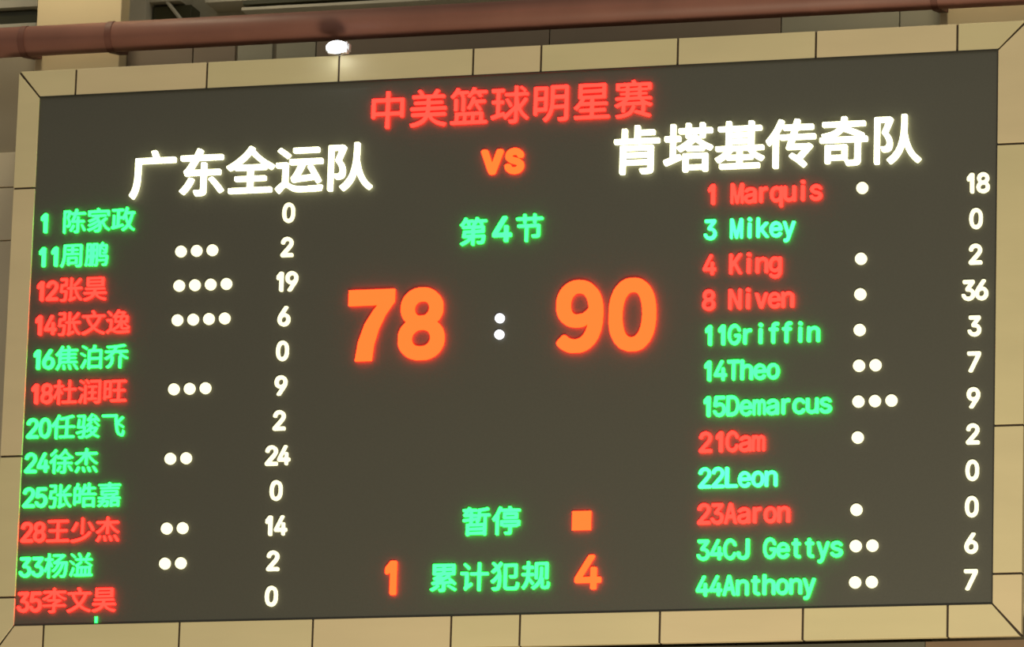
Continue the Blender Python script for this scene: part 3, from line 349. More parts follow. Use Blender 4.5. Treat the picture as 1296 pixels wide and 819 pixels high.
CAPTION_OUTLINES = [
[[-17,-184,8,-185,15,-179,17,-94,19,-87,25,-84,103,-83,113,-86,115,-92,113,-107,110,-119,105,-128,100,-131,93,-133,55,-131,49,-137,49,-144,55,-162,63,-168,113,-168,130,-162,140,-152,148,-134,153,-109,159,-67,158,-54,150,-49,28,-48,19,-44,17,-34,19,-27,25,-24,133,-23,144,-19,146,-9,146,63,140,70,129,73,125,76,127,91,119,111,120,114,125,116,170,118,176,126,175,143,170,148,165,149,73,150,68,153,66,156,68,168,65,176,58,180,40,183,35,182,31,178,20,151,15,141,10,138,3,146,-5,149,-80,150,-85,153,-86,156,-84,171,-87,177,-97,181,-112,183,-120,177,-138,141,-153,118,-177,92,-181,86,-180,81,-177,77,-155,63,-152,58,-150,43,-145,38,-135,37,-35,37,-26,33,-24,26,-26,16,-32,12,-122,12,-133,8,-136,1,-147,-67,-148,-74,-145,-79,-135,-83,-70,-84,-65,-86,-64,-89,-67,-94,-77,-103,-115,-127,-167,-151,-171,-157,-170,-162,-155,-181,-150,-184,-142,-182,-110,-167,-82,-151,-60,-135,-35,-114,-29,-112,-25,-114,-24,-119,-23,-177],[-97,-47,-102,-43,-103,-34,-100,-27,-95,-24,-30,-24,-26,-27,-24,-34,-25,-42],[23,13,19,16,17,23,18,31,23,36,100,36,104,33,106,26,105,18],[-130,73,-134,76,-134,81,-110,113,-105,116,-100,116,-92,111,-81,86,-80,78,-82,74],[-40,73,-45,76,-42,91,-48,108,-48,113,-40,117,-15,117,-7,115,-5,111,-16,91,-17,86,-14,76],[30,72,25,76,25,81,48,114,55,117,63,116,68,113,75,106,89,83,90,78,88,74]],
[[-53,-183,-29,-184,-24,-181,-21,-176,-20,-6,-19,2,-16,6,-6,8,84,8,92,7,96,2,96,-86,94,-90,89,-92,41,-92,31,-95,29,-101,30,-108,36,-126,41,-131,84,-132,111,-128,126,-121,134,-113,137,-106,137,-53,137,34,134,42,131,44,71,46,-74,46,-149,45,-159,43,-162,37,-162,19,-161,14,-156,9,-71,8,-66,7,-61,2,-60,-171],[-82,57,-61,55,-51,58,-48,67,-46,94,-44,98,-39,100,39,99,43,97,45,92,45,67,48,59,54,56,69,55,79,57,84,62,85,92,87,97,91,99,161,101,171,104,174,109,175,127,174,132,169,137,96,138,89,140,85,147,84,174,82,179,78,182,56,183,48,179,45,172,44,144,41,140,36,138,-41,139,-45,142,-47,147,-48,172,-51,179,-56,182,-71,183,-81,182,-86,177,-88,147,-90,142,-93,139,-166,138,-176,135,-179,129,-180,112,-179,107,-174,102,-99,100,-91,98,-88,92]],
[[-127,-184,-115,-185,-102,-184,-92,-173,-82,-170,80,-170,88,-172,98,-181,105,-183,123,-182,130,-176,132,-166,132,54,134,59,138,61,168,62,175,65,179,71,179,86,175,92,168,95,63,95,58,97,55,101,54,116,57,124,60,126,123,135,155,143,164,149,164,156,153,172,143,176,95,165,25,156,20,151,19,146,18,89,15,83,12,86,8,90,0,92,-45,94,-50,99,-53,116,-52,120,-47,122,-2,122,5,125,9,131,10,146,8,151,3,156,-67,158,-71,161,-73,171,-77,175,-100,182,-109,179,-118,164,-125,158,-170,157,-175,156,-179,151,-181,136,-178,126,-172,123,-152,121,-149,116,-154,106,-171,89,-174,84,-170,69,-165,59,-157,56,-140,57,-97,57,-91,54,-89,49,-90,41,-95,36,-167,29,-175,25,-178,19,-177,1,-175,-2,-170,-5,-152,-5,-97,1,-92,0,-89,-6,-89,-21,-92,-28,-100,-30,-125,-31,-130,-33,-133,-39,-133,-171],[-90,-137,-95,-132,-95,-124,-93,-119,-87,-116,85,-116,90,-121,91,-129,89,-134],[-90,-84,-95,-79,-95,-71,-93,-66,-87,-63,85,-64,90,-69,91,-76,89,-81],[-45,-29,-48,-26,-51,-19,-50,-1,-47,5,-30,9,-10,11,-2,9,-2,4,-7,-11,2,-24,0,-28],[33,-29,29,-26,29,-21,44,14,55,59,63,62,91,61,95,56,97,51,97,-19,95,-26],[-42,41,-47,42,-50,46,-50,51,-45,56,-2,57,8,59,13,59,14,56,14,49,10,44],[-110,93,-114,96,-114,99,-110,106,-100,119,-90,121,-86,119,-86,116,-91,96]],
[[-132,-184,-110,-184,-104,-181,-102,-176,-101,71,-98,84,-80,117,-75,119,-63,113,-38,112,132,112,170,113,177,119,178,139,172,146,80,148,72,152,64,166,55,179,50,182,42,182,27,178,22,174,21,166,25,154,20,148,-55,148,-64,151,-63,166,-68,173,-85,179,-95,178,-101,171,-115,139,-137,94,-160,59,-185,26,-187,21,-186,16,-175,-2,-170,-7,-165,-8,-160,-6,-145,7,-143,8,-140,4,-139,-171],[-13,-181,37,-182,52,-178,62,-172,68,-156,69,-96,72,-87,80,-85,135,-84,140,-82,149,-71,170,-69,177,-64,178,-9,177,-4,172,1,162,3,57,3,-68,3,-75,1,-80,-4,-81,-56,-78,-67,-73,-69,-51,-71,-44,-81,-38,-84,17,-85,25,-87,28,-91,29,-134,26,-144,17,-147,-20,-148,-27,-154,-26,-159],[-40,-49,-44,-46,-45,-39,-43,-35,-35,-33,135,-33,140,-39,140,-44,137,-47],[-40,19,-30,18,125,18,140,19,145,24,146,39,146,91,145,96,140,102,125,103,-30,103,-40,102,-45,96,-46,91,-46,36],[-3,49,-8,53,-8,61,-6,66,0,70,102,69,107,64,108,56,106,51]],
[[-54,-184,-28,-185,-6,-182,7,-178,14,-171,20,-154,21,-94,23,-89,26,-86,57,-83,107,-81,115,-84,129,-99,137,-101,144,-99,154,-91,158,-86,159,-81,158,-76,153,-69,119,-35,97,-16,84,-9,79,-9,72,-12,64,-18,61,-24,62,-31,71,-44,71,-46,68,-49,12,-53,-8,-52,-13,-49,-9,-44,77,0,83,9,76,21,76,24,79,26,134,27,143,31,145,36,146,49,145,156,143,166,137,169,129,170,-46,170,-133,170,-141,168,-146,164,-147,149,-147,44,-146,34,-138,28,-96,27,-88,24,-91,19,-101,12,-136,-4,-140,-9,-139,-19,-134,-31,-128,-36,-91,-36,-92,-39,-95,-41,-105,-46,-156,-63,-159,-66,-160,-74,-156,-89,-148,-96,-111,-93,-98,-94,-95,-96,-101,-104,-111,-111,-146,-132,-171,-144,-178,-151,-175,-159,-161,-172,-153,-174,-143,-172,-106,-151,-81,-134,-63,-120,-60,-114,-60,-109,-63,-104,-74,-96,-75,-94,-73,-92,-43,-88,-28,-89,-24,-91,-22,-99,-22,-136,-24,-144,-31,-147,-61,-148,-68,-154,-67,-161],[134,-174,144,-176,159,-166,166,-159,166,-154,164,-150,146,-136,117,-119,74,-97,64,-97,52,-104,45,-111,45,-116,47,-120],[-33,3,-38,6,-35,11,-13,26,-1,27,32,26,36,24,33,19,12,6],[-103,61,-107,64,-109,71,-107,79,-103,81,-28,81,-24,79,-22,71,-24,64],[24,61,20,64,18,71,20,79,24,81,102,81,106,79,108,71,106,64],[-103,116,-108,121,-109,126,-107,131,-101,134,-28,134,-23,129,-23,124,-24,119],[24,116,19,121,19,126,21,131,27,134,102,134,107,129,107,124,106,119]],
[[48,-184,73,-185,78,-182,81,-176,82,1,84,11,93,15,173,15,179,19,181,26,181,44,179,49,175,51,93,52,84,56,82,66,81,169,80,174,75,178,50,179,45,176,42,171,41,66,39,56,30,52,-47,52,-53,49,-56,41,-55,24,-53,19,-49,16,30,15,36,14,40,9,42,-171],[-123,-174,-117,-175,-112,-172,-90,-154,-35,-114,-27,-104,-27,-96,-31,-84,-35,-78,-40,-75,-47,-77,-72,-93,-77,-93,-80,-90,-81,46,-82,54,-87,58,-97,60,-172,60,-180,57,-183,51,-183,31,-177,24,-130,22,-125,20,-122,16,-121,-111,-125,-124,-135,-139,-138,-146],[-87,91,-80,89,-70,95,-60,109,-61,119,-81,141,-115,170,-122,173,-130,171,-143,159,-144,154,-144,149,-138,141]],
[[-155,-184,-124,-185,-101,-182,-89,-178,-74,-164,-63,-141,-58,-124,-53,-81,-53,9,-61,56,-76,101,-72,109,-41,146,-37,156,-39,164,-44,169,-56,177,-64,178,-71,174,-94,144,-101,140,-106,142,-144,175,-151,178,-159,176,-174,164,-175,156,-172,151,-136,116,-133,106,-138,99,-181,65,-184,61,-184,55,-167,39,-159,36,-149,41,-116,66,-109,67,-104,61,-101,54,-98,39,-98,31,-104,19,-126,-10,-148,-31,-183,-59,-186,-64,-185,-69,-171,-87,-166,-90,-161,-91,-151,-86,-128,-66,-102,-39,-96,-35,-94,-35,-91,-39,-90,-59,-96,-111,-101,-129,-107,-139,-111,-143,-119,-145,-161,-145,-169,-149,-170,-156,-164,-176],[27,-181,124,-183,144,-180,154,-176,167,-166,175,-151,181,-126,184,-101,182,-94,176,-89,159,-82,151,-83,147,-91,140,-131,136,-138,129,-142,36,-143,29,-141,22,-136,20,-121,21,109,26,114,34,115,109,115,117,111,120,101,120,21,119,11,116,7,109,5,61,5,56,3,52,-1,52,-6,59,-25,64,-30,69,-32,124,-32,143,-26,154,-16,157,-9,157,1,157,136,154,149,144,152,-4,152,-14,151,-19,146,-20,134,-19,-144,-13,-161,-4,-172]],
[[-35,-181,-29,-181,-21,-178,6,-159,26,-142,56,-107,61,-105,65,-111,66,-151,71,-164,79,-171,101,-177,129,-177,149,-175,161,-170,171,-159,177,-144,180,-116,180,-101,178,-94,172,-89,161,-83,156,-82,151,-83,148,-89,145,-126,142,-136,134,-142,114,-142,106,-140,101,-131,100,-86,100,-39,97,-34,88,-26,87,-21,90,16,90,96,87,101,81,105,64,105,56,102,53,91,52,11,49,-16,43,-44,31,-74,9,-105,-21,-132,-48,-149,-54,-154,-55,-159,-54,-164],[-166,-176,-159,-178,-151,-174,-131,-151,-115,-126,-94,-77,-89,-77,-84,-81,-56,-119,-49,-125,-41,-123,-25,-104,-24,-99,-28,-91,-80,-31,-84,-21,-84,-16,-79,-11,-34,-9,-28,-6,-25,-1,-24,16,-29,25,-36,27,-74,28,-80,31,-82,36,-82,69,-79,78,-71,80,-39,81,-34,83,-31,87,-30,104,-33,114,-39,117,-54,118,-74,118,-80,121,-82,129,-84,171,-91,177,-106,178,-116,175,-119,169,-120,129,-124,120,-131,118,-166,117,-173,111,-175,91,-171,83,-164,80,-126,79,-121,74,-120,66,-120,39,-124,30,-131,28,-176,27,-181,25,-184,19,-184,-1,-179,-8,-131,-10,-125,-14,-123,-19,-131,-61,-141,-89,-156,-118,-183,-151,-183,-156],[-8,-51,14,-52,20,-49,22,-44,23,116,25,124,31,127,104,128,111,127,115,124,118,114,119,-46,121,-49,129,-52,146,-52,154,-49,157,-41,158,-11,158,146,155,159,149,162,141,163,-6,162,-13,156,-15,146,-15,-39]],
]
TITLE_OUTLINES = [
[[-21,-246,11,-247,17,-245,20,-240,21,-86,22,-80,25,-75,37,-73,159,-74,166,-80,167,-95,169,-100,174,-103,179,-104,205,-103,209,-100,212,-92,212,134,209,145,205,149,197,150,37,150,26,151,23,154,21,160,20,234,18,240,14,243,-18,244,-23,241,-26,237,-28,160,-30,154,-33,151,-43,150,-206,150,-215,147,-218,143,-219,137,-219,-89,-218,-101,-215,-105,-209,-107,-180,-106,-175,-100,-172,-79,-169,-75,-163,-73,-43,-73,-32,-75,-29,-80,-28,-86,-28,-235],[-166,-30,-171,-26,-173,-17,-173,91,-171,103,-166,106,-161,107,-35,106,-30,103,-28,94,-28,-15,-30,-26,-35,-30],[28,-30,23,-26,21,-17,21,91,23,103,28,106,34,107,159,106,164,103,166,94,167,-15,164,-26,159,-30]],
[[-226,-242,-221,-244,-210,-243,-147,-228,-104,-212,-80,-199,-52,-179,-40,-168,-22,-145,-8,-122,-4,-119,2,-122,25,-152,52,-179,99,-210,139,-227,173,-237,210,-245,219,-242,237,-214,238,-208,235,-205,227,-202,173,-191,139,-180,116,-170,93,-157,66,-136,52,-119,49,-111,52,-108,59,-107,225,-105,229,-102,232,-94,231,-74,227,-66,216,-64,25,-64,16,-61,13,-56,16,-35,19,-31,25,-30,222,-29,230,-28,235,-25,237,-16,237,4,233,11,227,13,33,14,25,16,21,21,21,44,27,50,173,51,185,53,188,61,189,78,186,86,182,90,30,91,22,95,20,104,21,124,25,129,30,130,207,132,212,135,214,141,214,158,212,166,205,170,182,171,122,171,113,172,111,175,112,181,138,221,141,229,136,235,105,245,99,242,96,239,69,192,59,178,53,173,42,171,-58,171,-63,175,-69,189,-93,224,-107,241,-115,244,-139,235,-144,231,-145,226,-118,184,-116,178,-118,173,-127,171,-204,171,-210,170,-214,166,-217,158,-216,141,-213,133,-207,131,-41,131,-30,129,-26,121,-25,104,-27,96,-31,92,-41,91,-181,90,-187,88,-190,84,-191,64,-190,58,-187,53,-178,51,-33,50,-26,44,-25,26,-27,18,-35,14,-224,14,-233,12,-237,9,-240,1,-239,-19,-235,-27,-230,-29,-44,-29,-37,-31,-33,-36,-36,-56,-44,-63,-210,-64,-218,-65,-223,-68,-225,-76,-225,-96,-223,-102,-218,-105,-67,-107,-60,-108,-57,-114,-63,-125,-81,-146,-115,-169,-164,-188,-241,-206,-243,-208]],
[[-240,-232,-227,-234,230,-233,237,-229,239,-224,240,-207,237,-198,230,-194,193,-193,187,-188,185,-129,185,-89,181,-82,175,-80,135,-79,-176,-80,-183,-84,-186,-89,-186,-178,-187,-188,-190,-192,-196,-193,-233,-194,-242,-196,-246,-204,-246,-221],[-136,-193,-141,-189,-143,-184,-143,-132,-141,-124,-136,-120,-130,-120,-85,-120,-80,-124,-78,-129,-78,-181,-80,-189,-85,-193],[-30,-193,-35,-189,-37,-184,-37,-132,-35,-124,-30,-120,-25,-120,24,-120,29,-124,31,-129,31,-181,29,-189,24,-193],[78,-193,73,-189,71,-184,71,-132,73,-124,78,-120,84,-120,133,-120,138,-124,139,-129,140,-181,138,-189,133,-193],[135,-69,144,-67,160,-58,165,-52,165,-47,156,-27,117,28,115,33,118,36,124,37,210,39,214,42,216,48,215,71,210,76,204,78,81,79,75,85,81,108,80,113,73,119,55,123,47,123,41,121,35,105,24,73,11,42,-4,13,-25,-18,-27,-24,-26,-27,-5,-42,1,-44,7,-43,13,-38,25,-21,56,33,67,38,90,36,92,33,80,22,79,13,113,-35],[-97,-67,-87,-68,-65,-67,-60,-64,-58,-55,-58,102,-59,108,-62,112,-76,119,-68,128,-66,133,-75,156,-76,162,-73,165,-67,166,-15,168,-10,173,-9,191,-13,198,-22,200,-136,202,-139,208,-130,228,-130,233,-133,236,-159,245,-165,245,-170,241,-199,193,-230,156,-246,142,-249,133,-245,128,-239,123,-225,114,-219,113,-213,115,-206,122,-167,164,-159,166,-136,166,-130,164,-125,159,-110,133,-102,116,-103,-52],[-194,-55,-167,-56,-162,-54,-158,-47,-158,91,-159,97,-164,102,-190,103,-196,101,-200,93,-200,-44],[132,116,138,115,155,122,164,126,167,130,167,136,155,156,154,162,155,164,164,166,227,167,231,171,234,176,234,191,231,196,227,199,218,201,84,201,79,205,79,208,86,228,84,236,75,241,53,245,45,239,33,212,16,185,4,170,-23,142,-24,133,-19,129,-2,120,7,118,13,121,30,138,53,164,61,166,90,166,95,164]],
[[2,-247,32,-248,67,-244,87,-236,97,-224,101,-216,102,-207,102,-90,104,-79,107,-76,112,-81,141,-127,166,-159,184,-177,209,-199,221,-205,227,-204,246,-179,245,-173,243,-170,208,-141,177,-107,158,-79,146,-53,149,-44,190,4,221,44,230,59,229,67,224,72,207,81,201,82,195,80,141,4,135,-2,129,-5,124,1,120,13,111,50,103,101,104,107,112,111,235,113,240,116,242,121,242,139,240,147,232,151,201,152,193,156,210,176,212,181,210,187,195,203,175,220,157,233,149,236,144,234,132,223,129,219,129,213,169,175,185,156,182,153,172,152,115,152,107,153,103,161,101,236,98,240,92,242,67,242,62,239,60,233,59,164,59,159,55,153,47,152,-59,151,-66,147,-69,139,-68,119,-62,113,49,111,57,107,59,96,59,-16,57,-24,52,-31,-15,-93,-59,-130,-65,-130,-68,-127,-73,-104,-79,-99,-88,-100,-125,-111,-133,-111,-137,-107,-138,-101,-137,7,-131,14,-99,14,-91,17,-87,24,-86,41,-88,51,-93,56,-128,57,-133,59,-136,63,-138,73,-137,156,-136,161,-131,165,-91,166,-82,168,-79,173,-78,179,-79,201,-82,206,-91,208,-231,209,-242,206,-246,199,-246,176,-242,168,-233,166,-188,165,-182,160,-181,150,-181,70,-183,61,-191,57,-233,56,-239,50,-241,39,-239,21,-234,16,-191,14,-185,12,-181,7,-181,-121,-184,-127,-191,-131,-233,-144,-247,-150,-250,-159,-243,-184,-239,-188,-231,-189,-102,-148,-88,-145,-84,-147,-87,-159,-85,-165,-69,-187,-65,-189,-59,-189,-18,-153,47,-89,55,-84,58,-87,59,-96,59,-187,58,-198,52,-204,47,-205,-8,-205,-13,-207,-14,-216,-6,-239],[-3,-33,4,-33,24,-24,30,-19,30,-13,24,3,1,41,-25,76,-33,79,-42,76,-53,70,-56,67,-57,61,-29,13]],
[[-78,-245,-69,-247,-58,-240,-34,-216,-20,-199,3,-162,18,-125,30,-85,34,-79,42,-78,165,-77,177,-79,180,-85,181,-93,181,-187,178,-199,174,-202,168,-203,102,-204,97,-207,97,-213,106,-239,111,-244,117,-246,171,-245,197,-240,214,-231,223,-219,227,-202,227,-10,227,207,224,218,219,221,208,223,11,223,-1,220,-4,215,-5,207,-5,-5,-11,-62,-21,-102,-36,-139,-57,-173,-71,-190,-95,-213,-99,-219],[-221,-159,-198,-160,-192,-159,-188,-156,-185,-147,-184,-116,-178,-110,-61,-109,-52,-106,-49,-102,-48,195,-49,204,-54,210,-66,211,-212,211,-221,210,-227,204,-228,-145],[-178,-65,-183,-62,-185,-53,-185,21,-183,30,-178,33,-172,34,-98,33,-93,30,-91,21,-91,-53,-93,-62,-98,-65],[45,-37,39,-32,38,-19,41,41,45,49,57,51,174,50,179,47,181,38,181,-25,180,-30,177,-35],[-178,75,-183,78,-185,87,-185,158,-183,167,-178,170,-172,171,-98,170,-93,167,-91,158,-91,87,-93,78,-98,75],[48,95,43,98,41,107,41,167,42,173,45,178,57,180,174,179,179,175,181,167,181,107,180,101,177,96]],
[[-228,-233,-216,-234,212,-234,226,-232,230,-224,230,-204,226,-197,221,-195,35,-194,26,-192,22,-184,22,-153,24,-147,29,-144,164,-143,170,-141,175,-136,176,-127,175,-110,172,-106,166,-103,38,-103,28,-101,24,-99,22,-93,23,-67,26,-62,35,-60,189,-60,195,-57,199,-50,199,-33,197,-24,192,-21,184,-20,29,-19,23,-13,22,13,18,24,21,27,29,28,161,29,172,31,175,36,176,41,176,121,176,210,174,219,169,222,-162,223,-176,220,-180,216,-181,207,-180,39,-176,31,-156,27,-153,21,-156,13,-182,-27,-199,-48,-236,-84,-239,-90,-238,-93,-216,-110,-211,-114,-205,-114,-194,-106,-158,-67,-148,-61,-45,-60,-32,-61,-27,-67,-26,-79,-27,-96,-32,-101,-42,-103,-162,-103,-168,-106,-171,-110,-172,-130,-171,-136,-168,-140,-159,-143,-34,-144,-28,-147,-27,-153,-27,-184,-31,-192,-39,-194,-225,-195,-232,-199,-235,-207],[-114,-19,-118,-16,-118,-13,-106,13,-104,24,-101,27,-85,29,-25,27,-22,24,-26,13,-27,-13,-31,-18],[-128,67,-134,73,-135,99,-133,104,-125,108,124,108,130,101,131,76,129,70],[-128,147,-134,153,-135,176,-133,181,-125,185,124,185,130,179,131,156,129,150]],
[[-219,-242,-213,-245,-193,-243,-167,-240,-121,-231,-76,-217,-41,-199,-15,-176,0,-156,8,-142,16,-122,22,-99,20,-91,13,-86,-10,-85,-19,-89,-22,-94,-29,-116,-39,-140,-53,-158,-76,-174,-99,-185,-133,-195,-176,-203,-216,-207,-228,-211,-230,-214],[198,-242,207,-243,213,-239,227,-219,227,-214,226,-211,207,-202,144,-179,136,-174,147,-167,151,-159,152,-85,156,-79,161,-79,193,-94,216,-101,224,-96,241,-76,242,-71,239,-67,196,-51,161,-34,139,-19,135,-14,138,-11,144,-10,227,-8,232,-5,234,1,233,18,230,22,221,25,116,25,104,27,101,32,100,38,101,46,104,52,113,53,167,55,173,60,174,69,172,78,164,82,107,83,101,88,100,98,102,106,107,110,170,111,176,113,184,124,199,119,216,119,224,122,228,129,229,141,228,195,227,201,224,205,213,208,39,208,30,213,13,242,7,246,1,246,-24,239,-30,235,-30,229,-25,215,-25,212,-30,209,-224,207,-229,204,-231,198,-231,175,-231,132,-230,126,-227,122,-219,119,-190,120,-181,113,-176,111,-110,110,-105,106,-103,98,-104,88,-110,83,-167,82,-174,78,-177,69,-176,60,-170,55,-116,53,-107,52,-104,46,-103,41,-104,32,-107,27,-119,25,-224,25,-230,24,-234,21,-237,15,-237,1,-234,-5,-230,-8,-144,-10,-138,-11,-135,-14,-142,-22,-167,-37,-210,-58,-242,-71,-245,-74,-245,-79,-230,-99,-224,-104,-216,-103,-167,-82,-159,-80,-156,-83,-154,-91,-153,-165,-150,-169,-144,-172,-124,-172,-116,-169,-112,-162,-111,-88,-109,-82,-106,-79,-93,-78,99,-79,104,-82,106,-91,106,-154,104,-162,96,-164,41,-150,30,-150,23,-154,13,-165,10,-171,12,-176,19,-180],[-96,-42,-99,-39,-97,-34,-77,-14,-67,-10,64,-9,73,-11,84,-21,98,-36,99,-39],[-53,26,-58,29,-60,38,-59,48,-53,53,50,53,55,49,57,41,56,30],[-53,83,-58,86,-60,95,-59,105,-53,110,50,110,55,106,57,98,56,88],[181,135,167,139,105,141,101,146,96,166,99,169,119,171,180,169,184,165,186,158],[-184,139,-188,144,-188,161,-187,166,-181,170,-116,171,-102,169,-99,166,-104,146],[-53,140,-59,146,-64,166,-61,169,-47,171,50,171,58,169,61,166,56,145]],
]
